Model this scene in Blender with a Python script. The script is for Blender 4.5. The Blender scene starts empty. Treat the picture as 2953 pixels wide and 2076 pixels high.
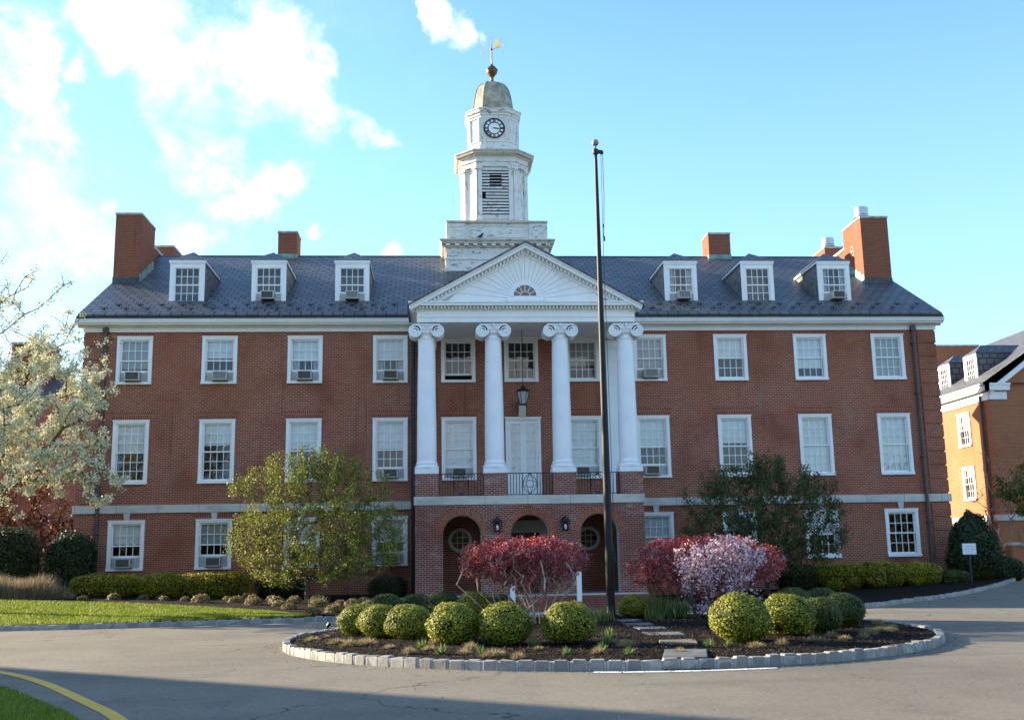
import bpy, math, random
import numpy as np
from mathutils import Vector, Matrix

scene = bpy.context.scene
COL = scene.collection
R = math.radians
random.seed(7)
RNG = np.random.default_rng(7)

# ------------------------------------------------------------------ camera
CAM_POS = (-3.24, -41.79, 1.6)
YAW, PITCH, ROLL = 0.0717129, 0.1821176, -0.0180928
cam = bpy.data.cameras.new('camera')
cam.sensor_width = 36.0
cam.lens = 36.0 * 3050 / 2953
cam.clip_end = 5000
camo = bpy.data.objects.new('camera', cam)
COL.objects.link(camo)
cy, sy, cp, sp = math.cos(YAW), math.sin(YAW), math.cos(PITCH), math.sin(PITCH)
fw = Vector((sy * cp, cy * cp, sp)); rt = Vector((cy, -sy, 0)); up = rt.cross(fw)
r2 = rt * math.cos(ROLL) + up * math.sin(ROLL); u2 = up * math.cos(ROLL) - rt * math.sin(ROLL)
m = Matrix(((r2.x, u2.x, -fw.x, CAM_POS[0]), (r2.y, u2.y, -fw.y, CAM_POS[1]), (r2.z, u2.z, -fw.z, CAM_POS[2]), (0, 0, 0, 1)))
camo.matrix_world = m
scene.camera = camo

# ------------------------------------------------------------------ sun and sky
SUN_EL, SUN_AZ = 17.5, -63.5            # azimuth clockwise from +Y
SUN_STRENGTH, SKY_STRENGTH, CLOUD, EXPOSURE = 5.0, 0.118, 0.43, 1.83
se, sa = R(SUN_EL), R(SUN_AZ)
sun_dir = Vector((math.sin(sa) * math.cos(se), math.cos(sa) * math.cos(se), math.sin(se)))
sl = bpy.data.lights.new('sun', 'SUN'); sl.energy = SUN_STRENGTH; sl.angle = R(0.5); sl.color = (1.0, 0.84, 0.60)
slo = bpy.data.objects.new('sun', sl); COL.objects.link(slo)
slo.rotation_euler = sun_dir.to_track_quat('Z', 'Y').to_euler()
slo.location = (-40, 20, 40)

scene.view_settings.view_transform = 'Standard'
scene.view_settings.look = 'None'
scene.view_settings.exposure = EXPOSURE
scene.view_settings.gamma = 1.0

CLOUDS = [(-0.349, 0.84, 0.415, 0.038), (-0.342, 0.855, 0.39, 0.03), (-0.327, 0.87, 0.369, 0.025), (-0.322, 0.877, 0.356, 0.022), (-0.304, 0.86, 0.409, 0.019), (-0.285, 0.846, 0.451, 0.038), (-0.258, 0.859, 0.442, 0.046), (-0.223, 0.87, 0.44, 0.063), (-0.179, 0.879, 0.442, 0.063), (-0.149, 0.885, 0.441, 0.046), (-0.196, 0.893, 0.406, 0.038), (-0.165, 0.896, 0.412, 0.038), (-0.13, 0.897, 0.421, 0.038), (-0.108, 0.908, 0.405, 0.03), (-0.095, 0.899, 0.427, 0.021), (-0.22, 0.906, 0.361, 0.025), (-0.201, 0.904, 0.377, 0.025), (-0.199, 0.919, 0.341, 0.023), (-0.178, 0.908, 0.379, 0.017), (-0.165, 0.934, 0.317, 0.027), (-0.145, 0.929, 0.341, 0.023), (-0.189, 0.931, 0.312, 0.021), (-0.06, 0.922, 0.382, 0.019), (-0.048, 0.925, 0.377, 0.013), (-0.116, 0.91, 0.398, 0.017), (-0.348, 0.889, 0.297, 0.046), (-0.326, 0.9, 0.288, 0.046), (-0.302, 0.91, 0.284, 0.038), (-0.347, 0.883, 0.314, 0.025), (-0.284, 0.908, 0.309, 0.013), (-0.235, 0.93, 0.282, 0.025), (-0.209, 0.938, 0.278, 0.021), (-0.117, 0.949, 0.294, 0.011), (-0.037, 0.957, 0.288, 0.011), (0.001, 0.88, 0.475, 0.016), (0.025, 0.883, 0.469, 0.015), (0.041, 0.886, 0.462, 0.010), (-0.336, 0.83, 0.446, 0.025), (-0.268, 0.924, 0.272, 0.025), (-0.34, 0.902, 0.265, 0.034)]

world = bpy.data.worlds.new('World'); scene.world = world
world.use_nodes = True
wn, wl = world.node_tree.nodes, world.node_tree.links
wn.clear()


def wmath(op, a, b=None, clamp=False):
    n = wn.new('ShaderNodeMath'); n.operation = op; n.use_clamp = clamp
    for i, v in enumerate((a, b)):
        if v is None: continue
        if isinstance(v, (int, float)): n.inputs[i].default_value = v
        else: wl.new(v, n.inputs[i])
    return n.outputs[0]


sky = wn.new('ShaderNodeTexSky'); sky.sky_type = 'NISHITA'; sky.sun_disc = False
sky.sun_elevation = se; sky.sun_rotation = sa
sky.air_density = 1.0; sky.dust_density = 0.25; sky.ozone_density = 2.2
hsv = wn.new('ShaderNodeHueSaturation'); hsv.inputs['Hue'].default_value = 0.503
hsv.inputs['Saturation'].default_value = 1.18; hsv.inputs['Value'].default_value = SKY_STRENGTH
wl.new(sky.outputs[0], hsv.inputs['Color'])
tc = wn.new('ShaderNodeTexCoord')
nz = wn.new('ShaderNodeTexNoise'); nz.inputs['Scale'].default_value = 16; nz.inputs['Detail'].default_value = 6; nz.inputs['Roughness'].default_value = 0.6
wl.new(tc.outputs['Generated'], nz.inputs['Vector'])
sub = wn.new('ShaderNodeVectorMath'); sub.operation = 'SUBTRACT'; wl.new(nz.outputs['Color'], sub.inputs[0]); sub.inputs[1].default_value = (.5, .5, .5)
sc_ = wn.new('ShaderNodeVectorMath'); sc_.operation = 'SCALE'; wl.new(sub.outputs[0], sc_.inputs[0]); sc_.inputs['Scale'].default_value = 0.07
addv = wn.new('ShaderNodeVectorMath'); addv.operation = 'ADD'; wl.new(tc.outputs['Generated'], addv.inputs[0]); wl.new(sc_.outputs[0], addv.inputs[1])
dens = None
for (x, y, z, r) in CLOUDS:
    d = wn.new('ShaderNodeVectorMath'); d.operation = 'DISTANCE'
    wl.new(addv.outputs[0], d.inputs[0]); d.inputs[1].default_value = (x, y, z)
    mr = wn.new('ShaderNodeMapRange'); wl.new(d.outputs['Value'], mr.inputs['Value'])
    mr.inputs['From Min'].default_value = r * 1.5; mr.inputs['From Max'].default_value = r * 0.45
    dens = mr.outputs[0] if dens is None else wmath('MAXIMUM', dens, mr.outputs[0])
nzf = wn.new('ShaderNodeTexNoise'); nzf.inputs['Scale'].default_value = 13; nzf.inputs['Detail'].default_value = 9; nzf.inputs['Roughness'].default_value = 0.57
wl.new(tc.outputs['Generated'], nzf.inputs['Vector'])
dsum = wmath('ADD', dens, wmath('MULTIPLY', wmath('SUBTRACT', nzf.outputs['Fac'], .51), 4.2))
dsum = wmath('MULTIPLY', dsum, wmath('MULTIPLY', dens, 6.0, True))
mrc = wn.new('ShaderNodeMapRange'); mrc.interpolation_type = 'SMOOTHSTEP'; wl.new(dsum, mrc.inputs['Value'])
mrc.inputs['From Min'].default_value = .12; mrc.inputs['From Max'].default_value = 1.5
dens = mrc.outputs[0]
# broken cloud over the rest of the sky, behind the photographer
nz2 = wn.new('ShaderNodeTexNoise'); nz2.inputs['Scale'].default_value = 3.2; nz2.inputs['Detail'].default_value = 7
wl.new(tc.outputs['Generated'], nz2.inputs['Vector'])
sep = wn.new('ShaderNodeSeparateXYZ'); wl.new(tc.outputs['Generated'], sep.inputs[0])
back = wn.new('ShaderNodeMapRange'); wl.new(sep.outputs['Y'], back.inputs['Value'])
back.inputs['From Min'].default_value = 0.35; back.inputs['From Max'].default_value = -0.1
cm = wn.new('ShaderNodeMapRange'); wl.new(nz2.outputs['Fac'], cm.inputs['Value']); cm.inputs['From Min'].default_value = 0.54; cm.inputs['From Max'].default_value = 0.70
bk = wmath('MULTIPLY', back.outputs[0], cm.outputs[0])
dens = wmath('MAXIMUM', dens, bk)
# faint wisps everywhere toward the left
nz3 = wn.new('ShaderNodeTexNoise'); nz3.inputs['Scale'].default_value = 9; nz3.inputs['Detail'].default_value = 8; nz3.inputs['Roughness'].default_value = .62
wl.new(tc.outputs['Generated'], nz3.inputs['Vector'])
w1 = wn.new('ShaderNodeMapRange'); wl.new(nz3.outputs['Fac'], w1.inputs['Value']); w1.inputs['From Min'].default_value = .5; w1.inputs['From Max'].default_value = .72; w1.inputs['To Max'].default_value = .2
w2 = wn.new('ShaderNodeMapRange'); wl.new(sep.outputs['X'], w2.inputs['Value']); w2.inputs['From Min'].default_value = 0.02; w2.inputs['From Max'].default_value = -0.25
dens = wmath('MAXIMUM', dens, wmath('MULTIPLY', w1.outputs[0], w2.outputs[0]))
# thin high veil that pales the whole sky a little
veil = wn.new('ShaderNodeMix'); veil.data_type = 'RGBA'; 
vz = wn.new('ShaderNodeMapRange'); wl.new(sep.outputs['Z'], vz.inputs['Value']); vz.inputs['From Min'].default_value = .05; vz.inputs['From Max'].default_value = .5; vz.inputs['To Min'].default_value = .52; vz.inputs['To Max'].default_value = .10
wl.new(vz.outputs[0], veil.inputs['Factor'])
wl.new(hsv.outputs[0], veil.inputs['A']); veil.inputs['B'].default_value = (.20, .345, .52, 1)
mixc = wn.new('ShaderNodeMix'); mixc.data_type = 'RGBA'
wl.new(dens, mixc.inputs['Factor']); wl.new(veil.outputs['Result'], mixc.inputs['A'])
nzs = wn.new('ShaderNodeTexNoise'); nzs.inputs['Scale'].default_value = 8; nzs.inputs['Detail'].default_value = 6
wl.new(tc.outputs['Generated'], nzs.inputs['Vector'])
csh = wn.new('ShaderNodeMapRange'); csh.interpolation_type = 'SMOOTHSTEP'; wl.new(nzs.outputs['Fac'], csh.inputs['Value']); csh.inputs['From Min'].default_value = .45; csh.inputs['From Max'].default_value = .68
cmx = wn.new('ShaderNodeMix'); cmx.data_type = 'RGBA'; wl.new(csh.outputs[0], cmx.inputs['Factor'])
cmx.inputs['A'].default_value = (CLOUD * 1.15, CLOUD * 1.14, CLOUD * 1.11, 1); cmx.inputs['B'].default_value = (CLOUD * .72, CLOUD * .76, CLOUD * .86, 1)
wl.new(cmx.outputs['Result'], mixc.inputs['B'])
bg = wn.new('ShaderNodeBackground'); wl.new(mixc.outputs['Result'], bg.inputs['Color']); bg.inputs['Strength'].default_value = 1.0
wo = wn.new('ShaderNodeOutputWorld'); wl.new(bg.outputs[0], wo.inputs['Surface'])

# ------------------------------------------------------------------ mesh helpers


class MB:
    def __init__(s):
        s.v = []; s.f = []; s.uv = []; s.mi = []

    def add(s, verts, faces, mi=0, uvs=None):
        o = len(s.v); s.v.extend([tuple(map(float, q)) for q in verts])
        for k, f in enumerate(faces):
            s.f.append([i + o for i in f]); s.mi.append(mi); s.uv.append(uvs[k] if uvs else None)
        return s

    def face(s, pts, uv=None, mi=0):
        return s.add(pts, [list(range(len(pts)))], mi, [uv])

    def box(s, x0, x1, y0, y1, z0, z1, mi=0):
        v = [(x0, y0, z0), (x1, y0, z0), (x1, y1, z0), (x0, y1, z0), (x0, y0, z1), (x1, y0, z1), (x1, y1, z1), (x0, y1, z1)]
        return s.add(v, [(0, 3, 2, 1), (4, 5, 6, 7), (0, 1, 5, 4), (1, 2, 6, 5), (2, 3, 7, 6), (3, 0, 4, 7)], mi)

    def hexa(s, v, mi=0):
        return s.add(v, [(0, 3, 2, 1), (4, 5, 6, 7), (0, 1, 5, 4), (1, 2, 6, 5), (2, 3, 7, 6), (3, 0, 4, 7)], mi)

    def prism(s, poly, fn, a0, a1, mi=0):
        """poly: 2D points (counter-clockwise seen from the a0 side); fn(p, a) -> xyz"""
        n = len(poly)
        v = [fn(p, a0) for p in poly] + [fn(p, a1) for p in poly]
        f = [list(range(n)), list(range(2 * n - 1, n - 1, -1))]
        f += [[(i + 1) % n, i, n + i, n + (i + 1) % n] for i in range(n)]
        return s.add(v, f, mi)

    def rings(s, rings, mi=0, cap0=True, cap1=True):
        n = len(rings[0]); v = [p for r in rings for p in r]; f = []
        for k in range(len(rings) - 1):
            for i in range(n):
                j = (i + 1) % n
                f.append((k * n + i, k * n + j, (k + 1) * n + j, (k + 1) * n + i))
        if cap0: f.append(list(range(n))[::-1])
        if cap1: f.append([(len(rings) - 1) * n + i for i in range(n)])
        return s.add(v, f, mi)

    def lathe(s, prof, cx=0, cy=0, n=20, mi=0, a0=0.0, caps=True):
        rs = [[(cx + r * math.cos(a0 + 2 * math.pi * i / n), cy + r * math.sin(a0 + 2 * math.pi * i / n), z) for i in range(n)] for r, z in prof]
        return s.rings(rs, mi, caps, caps)

    def path(s, pts, radii, n=6, mi=0):
        pts = [Vector(p) for p in pts]; rs = []
        if not hasattr(radii, '__len__'): radii = [radii] * len(pts)
        prev = None
        for i, p in enumerate(pts):
            t = (pts[min(i + 1, len(pts) - 1)] - pts[max(i - 1, 0)]).normalized()
            if prev is None:
                a = t.orthogonal().normalized()
            else:
                a = (prev - t * prev.dot(t)).normalized()
            prev = a; b = t.cross(a)
            rs.append([p + (a * math.cos(2 * math.pi * k / n) + b * math.sin(2 * math.pi * k / n)) * radii[i] for k in range(n)])
        return s.rings(rs, mi)

    def build(s, name, mats, parent=None, loc=(0, 0, 0), smooth=False, bevel=0.0, rotz=0.0):
        me = bpy.data.meshes.new(name)
        me.from_pydata(s.v, [], s.f)
        if not isinstance(mats, (list, tuple)): mats = [mats]
        for mm in mats: me.materials.append(mm)
        uvl = me.uv_layers.new(name='UVMap'); data = np.zeros(len(me.loops) * 2, np.float32)
        li = 0
        for f, uv in zip(s.f, s.uv):
            n = len(f)
            if uv is None:
                p = [Vector(s.v[i]) for i in f]
                nr = Vector((0, 0, 0))
                for i in range(n):
                    a, b = p[i], p[(i + 1) % n]
                    nr += Vector(((a.y - b.y) * (a.z + b.z), (a.z - b.z) * (a.x + b.x), (a.x - b.x) * (a.y + b.y)))
                if nr.length < 1e-12: nr = Vector((0, 0, 1))
                nr.normalize()
                if abs(nr.z) > .97: uu, vv = Vector((1, 0, 0)), Vector((0, 1, 0))
                else:
                    uu = Vector((-nr.y, nr.x, 0)).normalized(); vv = nr.cross(uu)
                uv = [(q.dot(uu), q.dot(vv)) for q in p]
            for q in uv:
                data[li] = q[0]; data[li + 1] = q[1]; li += 2
        uvl.data.foreach_set('uv', data)
        me.polygons.foreach_set('material_index', s.mi)
        if smooth: me.polygons.foreach_set('use_smooth', [True] * len(me.polygons))
        me.update()
        o = bpy.data.objects.new(name, me); COL.objects.link(o)
        o.location = loc; o.rotation_euler = (0, 0, rotz)
        if parent is not None: o.parent = parent
        if bevel > 0:
            bv = o.modifiers.new('bevel', 'BEVEL'); bv.width = bevel; bv.segments = 2; bv.limit_method = 'ANGLE'
        return o


def quads_mesh(name, V, mat, parent=None, loc=(0, 0, 0), k=4):
    """V: (N,k,3) array, every face its own island"""
    V = np.asarray(V, np.float32); n = len(V)
    me = bpy.data.meshes.new(name)
    me.vertices.add(n * k); me.vertices.foreach_set('co', V.reshape(-1))
    me.loops.add(n * k); me.loops.foreach_set('vertex_index', np.arange(n * k, dtype=np.int32))
    me.polygons.add(n); me.polygons.foreach_set('loop_start', np.arange(0, n * k, k, dtype=np.int32))
    me.update(calc_edges=True)
    me.materials.append(mat)
    o = bpy.data.objects.new(name, me); COL.objects.link(o); o.location = loc
    if parent is not None: o.parent = parent
    return o


def leaf_quads(C, size, aspect=.55, normals=None, nspread=1.0, rng=RNG):
    C = np.asarray(C, float); n = len(C)
    d = rng.normal(size=(n, 3))
    if normals is not None: d = normals + nspread * d * .5
    d /= np.linalg.norm(d, axis=1, keepdims=True) + 1e-9
    t = rng.normal(size=(n, 3)); a = np.cross(d, t); a /= np.linalg.norm(a, axis=1, keepdims=True) + 1e-9
    b = np.cross(d, a)
    s = (size * rng.uniform(.6, 1.3, size=n))[:, None] * .5
    fold = d * s * .25
    return np.stack([C - a * s + fold, C - b * s * aspect, C + a * s + fold, C + b * s * aspect], 1)


def empty(name, loc=(0, 0, 0), label=None, cat=None, group=None, rotz=0.0):
    o = bpy.data.objects.new(name, None); COL.objects.link(o)
    o.empty_display_size = .3
    o.location = loc; o.rotation_euler = (0, 0, rotz)
    return tag(o, label, cat, group)


def tag(o, label=None, cat=None, group=None, kind=None):
    if label: o['label'] = label
    if cat: o['category'] = cat
    if group: o['group'] = group
    if kind: o['kind'] = kind
    return o


def copy_tree(o, parent=None):
    c = o.copy(); COL.objects.link(c); c.parent = parent
    for ch in list(o.children): copy_tree(ch, c)
    return c


def sm(a, b, x):
    t = np.clip((np.asarray(x, float) - a) / (b - a), 0, 1); return t * t * (3 - 2 * t)


# ------------------------------------------------------------------ materials
def newmat(name):
    mt = bpy.data.materials.new(name); mt.use_nodes = True
    nt = mt.node_tree; nt.nodes.clear()
    out = nt.nodes.new('ShaderNodeOutputMaterial'); b = nt.nodes.new('ShaderNodeBsdfPrincipled')
    nt.links.new(b.outputs[0], out.inputs['Surface'])
    return mt, nt, b, out


def N(nt, t, **kw):
    n = nt.nodes.new('ShaderNode' + t)
    for k, v in kw.items():
        if k in n.inputs.keys(): n.inputs[k].default_value = v
        else: setattr(n, k, v)
    return n


def mixrgb(nt, fac, a, b, blend='MIX'):
    n = nt.nodes.new('ShaderNodeMix'); n.data_type = 'RGBA'; n.blend_type = blend
    for key, v in (('Factor', fac), ('A', a), ('B', b)):
        if isinstance(v, (int, float)): n.inputs[key].default_value = v
        elif isinstance(v, tuple): n.inputs[key].default_value = v if len(v) == 4 else v + (1,)
        else: nt.links.new(v, n.inputs[key])
    return n.outputs['Result']


def ramp(nt, src, lo, hi, t0=0.0, t1=1.0):
    n = nt.nodes.new('ShaderNodeMapRange'); n.interpolation_type = 'SMOOTHSTEP'
    nt.links.new(src, n.inputs['Value'])
    n.inputs['From Min'].default_value = lo; n.inputs['From Max'].default_value = hi
    n.inputs['To Min'].default_value = t0; n.inputs['To Max'].default_value = t1
    return n.outputs[0]


def noise(nt, vec, scale, detail=4, rough=.55, mapscale=None):
    n = N(nt, 'TexNoise', Scale=scale, Detail=detail, Roughness=rough)
    if mapscale:
        mp = N(nt, 'Mapping'); mp.inputs['Scale'].default_value = mapscale
        nt.links.new(vec, mp.inputs['Vector']); vec = mp.outputs[0]
    nt.links.new(vec, n.inputs['Vector'])
    return n.outputs['Fac']


def bump(nt, b, h, strength=.3, dist=.02):
    n = N(nt, 'Bump', Strength=strength, Distance=dist); nt.links.new(h, n.inputs['Height']); nt.links.new(n.outputs[0], b.inputs['Normal'])


def plain(name, col, rough=.5, metal=0.0, var=.12, scale=3.0, spec=.4):
    mt, nt, b, _ = newmat(name)
    t = N(nt, 'TexCoord'); f = noise(nt, t.outputs['Object'], scale, 5)
    dark = tuple(c * (1 - var * 1.6) for c in col); lite = tuple(min(1, c * (1 + var)) for c in col)
    nt.links.new(mixrgb(nt, ramp(nt, f, .3, .7), dark, lite), b.inputs['Base Color'])
    b.inputs['Roughness'].default_value = rough; b.inputs['Metallic'].default_value = metal
    b.inputs['Specular IOR Level'].default_value = spec
    return mt


def brick(name, c1, c2, mortar, bw=.2, rh=.07, ms=.011, efflo=0.0, stain=.35, off=.5, soldier=False):
    mt, nt, b, _ = newmat(name)
    t = N(nt, 'TexCoord'); uv = t.outputs['UV']; ob = t.outputs['Object']
    br = N(nt, 'TexBrick'); br.offset = off
    br.inputs['Scale'].default_value = 1; br.inputs['Brick Width'].default_value = bw; br.inputs['Row Height'].default_value = rh
    br.inputs['Mortar Size'].default_value = ms; br.inputs['Mortar Smooth'].default_value = .2; br.inputs['Bias'].default_value = 0
    br.inputs['Color1'].default_value = c1 + (1,); br.inputs['Color2'].default_value = c2 + (1,); br.inputs['Mortar'].default_value = mortar + (1,)
    vec = uv
    if soldier:
        mp = N(nt, 'Mapping'); mp.inputs['Rotation'].default_value = (0, 0, math.pi / 2); nt.links.new(uv, mp.inputs['Vector']); vec = mp.outputs[0]
    nt.links.new(vec, br.inputs['Vector'])
    c = br.outputs['Color']
    # weather: broad darker and browner areas, fine speckle
    f1 = noise(nt, ob, .55, 6, .6); f2 = noise(nt, ob, 14, 3)
    c = mixrgb(nt, ramp(nt, f1, .45, .75, 0, stain), c, tuple(v * .62 for v in c2))
    c = mixrgb(nt, ramp(nt, f2, .35, .7, 0, .35), c, tuple(min(1, v * 1.5) for v in c1))
    f4 = noise(nt, ob, .9, 5, .65, (1.6, 1, .35))
    c = mixrgb(nt, ramp(nt, f4, .56, .76, 0, .34), c, (.34, .27, .24))
    if efflo > 0:
        f3 = noise(nt, ob, 1.5, 8, .72, (1, 1, 1.8))
        c = mixrgb(nt, ramp(nt, f3, .5, .68, 0, efflo), c, (.5, .42, .42))
    f9 = noise(nt, ob, 1.0, 4, .6, (2.6, 1, .22)); c = mixrgb(nt, ramp(nt, f9, .58, .74, 0, .4), c, tuple(v * .55 for v in c2))
    f10 = noise(nt, ob, .28, 3, .5); c = mixrgb(nt, ramp(nt, f10, .4, .65, 0, .3), c, (c1[0] * .95, c1[1] * 1.25, c1[2] * 1.1))
    nt.links.new(c, b.inputs['Base Color'])
    b.inputs['Roughness'].default_value = .88; b.inputs['Specular IOR Level'].default_value = .2
    inv = N(nt, 'Math', operation='SUBTRACT'); inv.inputs[0].default_value = 1; nt.links.new(br.outputs['Fac'], inv.inputs[1])
    bump(nt, b, inv.outputs[0], .5, .012)
    return mt


M = {}
M['brick'] = brick('red_brick', (.315, .064, .032), (.105, .029, .019), (.42, .30, .21), ms=.0125, stain=.55)
M['brick_soldier'] = brick('soldier_brick', (.26, .050, .028), (.115, .028, .019), (.42, .28, .19), bw=.2, rh=.07, off=0.0, soldier=True)
M['brick_old'] = brick('old_brick', (.20, .038, .026), (.075, .019, .016), (.44, .33, .26), ms=.0125, efflo=.5)
M['brick_dark'] = brick('chimney_brick', (.25, .066, .036), (.16, .044, .026), (.27, .17, .11))
M['brick_far'] = brick('neighbour_brick', (.37, .115, .048), (.27, .08, .036), (.42, .27, .17))
M['brick_inner'] = brick('porch_brick', (.22, .056, .036), (.15, .04, .028), (.24, .17, .13))


def painted(name, col=(.78, .79, .79), peel=0.0, rust=0.0, rough=.45, stretch=(1, 1, 3)):
    mt, nt, b, _ = newmat(name)
    t = N(nt, 'TexCoord'); ob = t.outputs['Object']
    f = noise(nt, ob, 1.3, 6)
    c = mixrgb(nt, ramp(nt, f, .35, .75, 0, .6), col, tuple(v * .88 for v in col))
    fg = noise(nt, ob, 2.6, 6, .65, (1.5, 1.5, .5)); c = mixrgb(nt, ramp(nt, fg, .55, .78, 0, .5), c, tuple(v * .72 for v in col))
    if rust > 0:
        fr = noise(nt, ob, 2.2, 6, .65, (2.2, 2.2, .45))
        c = mixrgb(nt, ramp(nt, fr, .52, .72, 0, rust), c, (.50, .34, .16))
    if peel > 0:
        fp = noise(nt, ob, 3.4, 9, .74, stretch)
        fm = noise(nt, ob, .9, 3)
        mm = N(nt, 'Math', operation='MULTIPLY'); nt.links.new(ramp(nt, fp, .55, .585), mm.inputs[0]); nt.links.new(ramp(nt, fm, .36, .56, .12, 1), mm.inputs[1])
        c = mixrgb(nt, ramp(nt, mm.outputs[0], .1, .6, 0, peel), c, (.19, .16, .13))
        bump(nt, b, mm.outputs[0], .35, -.01)
    nt.links.new(c, b.inputs['Base Color']); b.inputs['Roughness'].default_value = rough
    return mt


M['white'] = painted('white_paint', (.86, .86, .85), rust=.08)
M['white_col'] = painted('column_paint', (.85, .865, .88), rust=.05, rough=.5)
M['peel'] = painted('peeling_white_paint', (.70, .69, .65), peel=.85, rust=.3, rough=.65)
M['peel_v'] = painted('peeling_white_paint_upright', (.72, .71, .67), peel=.7, rust=.2, rough=.65, stretch=(3, 3, .8))
M['ledge'] = painted('rusty_ledge_paint', (.58, .53, .45), peel=.7, rust=.8, rough=.7)
M['cream'] = painted('cream_paint', (.60, .57, .47), rough=.6)
M['plaster'] = painted('plaster', (.50, .48, .46), rust=.15, rough=.8)


def limestone(name):
    mt, nt, b, _ = newmat(name)
    t = N(nt, 'TexCoord'); ob = t.outputs['Object']
    br = N(nt, 'TexBrick'); br.offset = 0; br.inputs['Brick Width'].default_value = 1.55; br.inputs['Row Height'].default_value = 5
    br.inputs['Scale'].default_value = 1; br.inputs['Mortar Size'].default_value = .012; br.inputs['Mortar Smooth'].default_value = 0
    br.inputs['Color1'].default_value = (.58, .55, .48, 1); br.inputs['Color2'].default_value = (.52, .50, .45, 1); br.inputs['Mortar'].default_value = (.28, .26, .23, 1)
    nt.links.new(t.outputs['UV'], br.inputs['Vector'])
    f = noise(nt, ob, .8, 7, .65, (1, 1, 2)); c = mixrgb(nt, ramp(nt, f, .42, .72, 0, .75), br.outputs['Color'], (.33, .32, .30))
    f2 = noise(nt, ob, 6, 6, .7); c = mixrgb(nt, ramp(nt, f2, .62, .72, 0, .5), c, (.22, .2, .18))
    nt.links.new(c, b.inputs['Base Color']); b.inputs['Roughness'].default_value = .8
    return mt


M['lime'] = limestone('limestone')


def slate(name):
    mt, nt, b, _ = newmat(name)
    t = N(nt, 'TexCoord'); ob = t.outputs['Object']
    br = N(nt, 'TexBrick'); br.offset = .5; br.inputs['Brick Width'].default_value = .42; br.inputs['Row Height'].default_value = .34
    br.inputs['Scale'].default_value = 1; br.inputs['Mortar Size'].default_value = .034; br.inputs['Mortar Smooth'].default_value = .25
    br.inputs['Color1'].default_value = (.140, .140, .146, 1); br.inputs['Color2'].default_value = (.086, .086, .091, 1); br.inputs['Mortar'].default_value = (.012, .012, .015, 1)
    nt.links.new(t.outputs['UV'], br.inputs['Vector'])
    f = noise(nt, ob, .35, 5, .6); c = mixrgb(nt, ramp(nt, f, .45, .7, 0, .5), br.outputs['Color'], (.066, .068, .078))
    f3 = noise(nt, ob, 1.7, 4, .6); c = mixrgb(nt, ramp(nt, f3, .55, .72, 0, .4), c, (.15, .11, .11))
    nt.links.new(c, b.inputs['Base Color']); b.inputs['Roughness'].default_value = .52; b.inputs['Specular IOR Level'].default_value = .5
    bump(nt, b, br.outputs['Color'], .5, .02)
    return mt


M['slate'] = slate('slate')
M['slate_cheek'] = plain('slate_cheek', (.17, .165, .15), .7, var=.35, scale=5)


def glass(name, tint=(.88, .91, .92), refl=.11):
    mt = bpy.data.materials.new(name); mt.use_nodes = True; nt = mt.node_tree; nt.nodes.clear()
    out = nt.nodes.new('ShaderNodeOutputMaterial'); tr = N(nt, 'BsdfTransparent'); tr.inputs[0].default_value = tint + (1,)
    gl = N(nt, 'BsdfGlossy', Roughness=.02); gl.inputs[0].default_value = (1, 1, 1, 1)
    lw = N(nt, 'LayerWeight', Blend=.22)
    t = N(nt, 'TexCoord'); f = noise(nt, t.outputs['Object'], 2.2, 2)
    bp = N(nt, 'Bump', Strength=.16, Distance=.05); nt.links.new(f, bp.inputs['Height']); nt.links.new(bp.outputs[0], gl.inputs['Normal'])
    mr = N(nt, 'MapRange'); nt.links.new(lw.outputs['Fresnel'], mr.inputs['Value']); mr.inputs['To Min'].default_value = refl; mr.inputs['To Max'].default_value = 1
    mx = N(nt, 'MixShader'); nt.links.new(mr.outputs[0], mx.inputs[0]); nt.links.new(tr.outputs[0], mx.inputs[1]); nt.links.new(gl.outputs[0], mx.inputs[2])
    nt.links.new(mx.outputs[0], out.inputs['Surface'])
    return mt


M['glass'] = glass('window_glass', refl=.045)
M['blind'] = plain('white_blind', (.82, .84, .83), .8, var=.05)
M['blind_grey'] = plain('grey_blind', (.44, .45, .43), .8, var=.06)
M['curtain'] = plain('pale_curtain', (.55, .54, .52), .9, var=.2, scale=12)
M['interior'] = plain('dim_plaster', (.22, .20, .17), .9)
M['iron'] = plain('black_iron', (.015, .015, .017), .45, spec=.4)
M['gutter'] = plain('gutter_metal', (.05, .055, .065), .4, var=.3)
M['downpipe'] = plain('brown_downpipe', (.085, .058, .050), .5)
M['copper'] = plain('green_copper', (.20, .32, .28), .6, var=.25)
M['lead'] = plain('grey_lead', (.30, .29, .27), .55, var=.3, scale=2)
M['dome'] = plain('dome_metal', (.40, .34, .24), .5, metal=.35, var=.25, scale=2.5)
M['bronze'] = plain('bronze', (.17, .095, .04), .42, metal=.6, var=.25, scale=6)
M['gold'] = plain('gilt', (.72, .50, .16), .35, metal=.75)
M['steel'] = plain('bright_steel', (.42, .43, .45), .35, metal=.8)
M['ac_tan'] = plain('beige_casing', (.50, .48, .42), .55)
M['ac_dark'] = plain('dark_grille', (.085, .08, .075), .6, var=.3, scale=20)
M['ac_grey'] = plain('grey_grille', (.26, .26, .24), .6, var=.3, scale=20)
M['black'] = plain('dark_void', (.008, .008, .009), .7)
M['navy'] = plain('clock_black', (.02, .02, .028), .5)
M['coping'] = plain('coping_stone', (.42, .40, .36), .8, var=.25)
M['concrete'] = plain('concrete', (.42, .41, .39), .85, var=.2, scale=2)
M['bluestone'] = plain('bluestone', (.12, .125, .122), .7, var=.2, scale=3)
M['tanstone'] = plain('tan_flagstone', (.15, .12, .08), .8, var=.25, scale=3)
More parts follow.
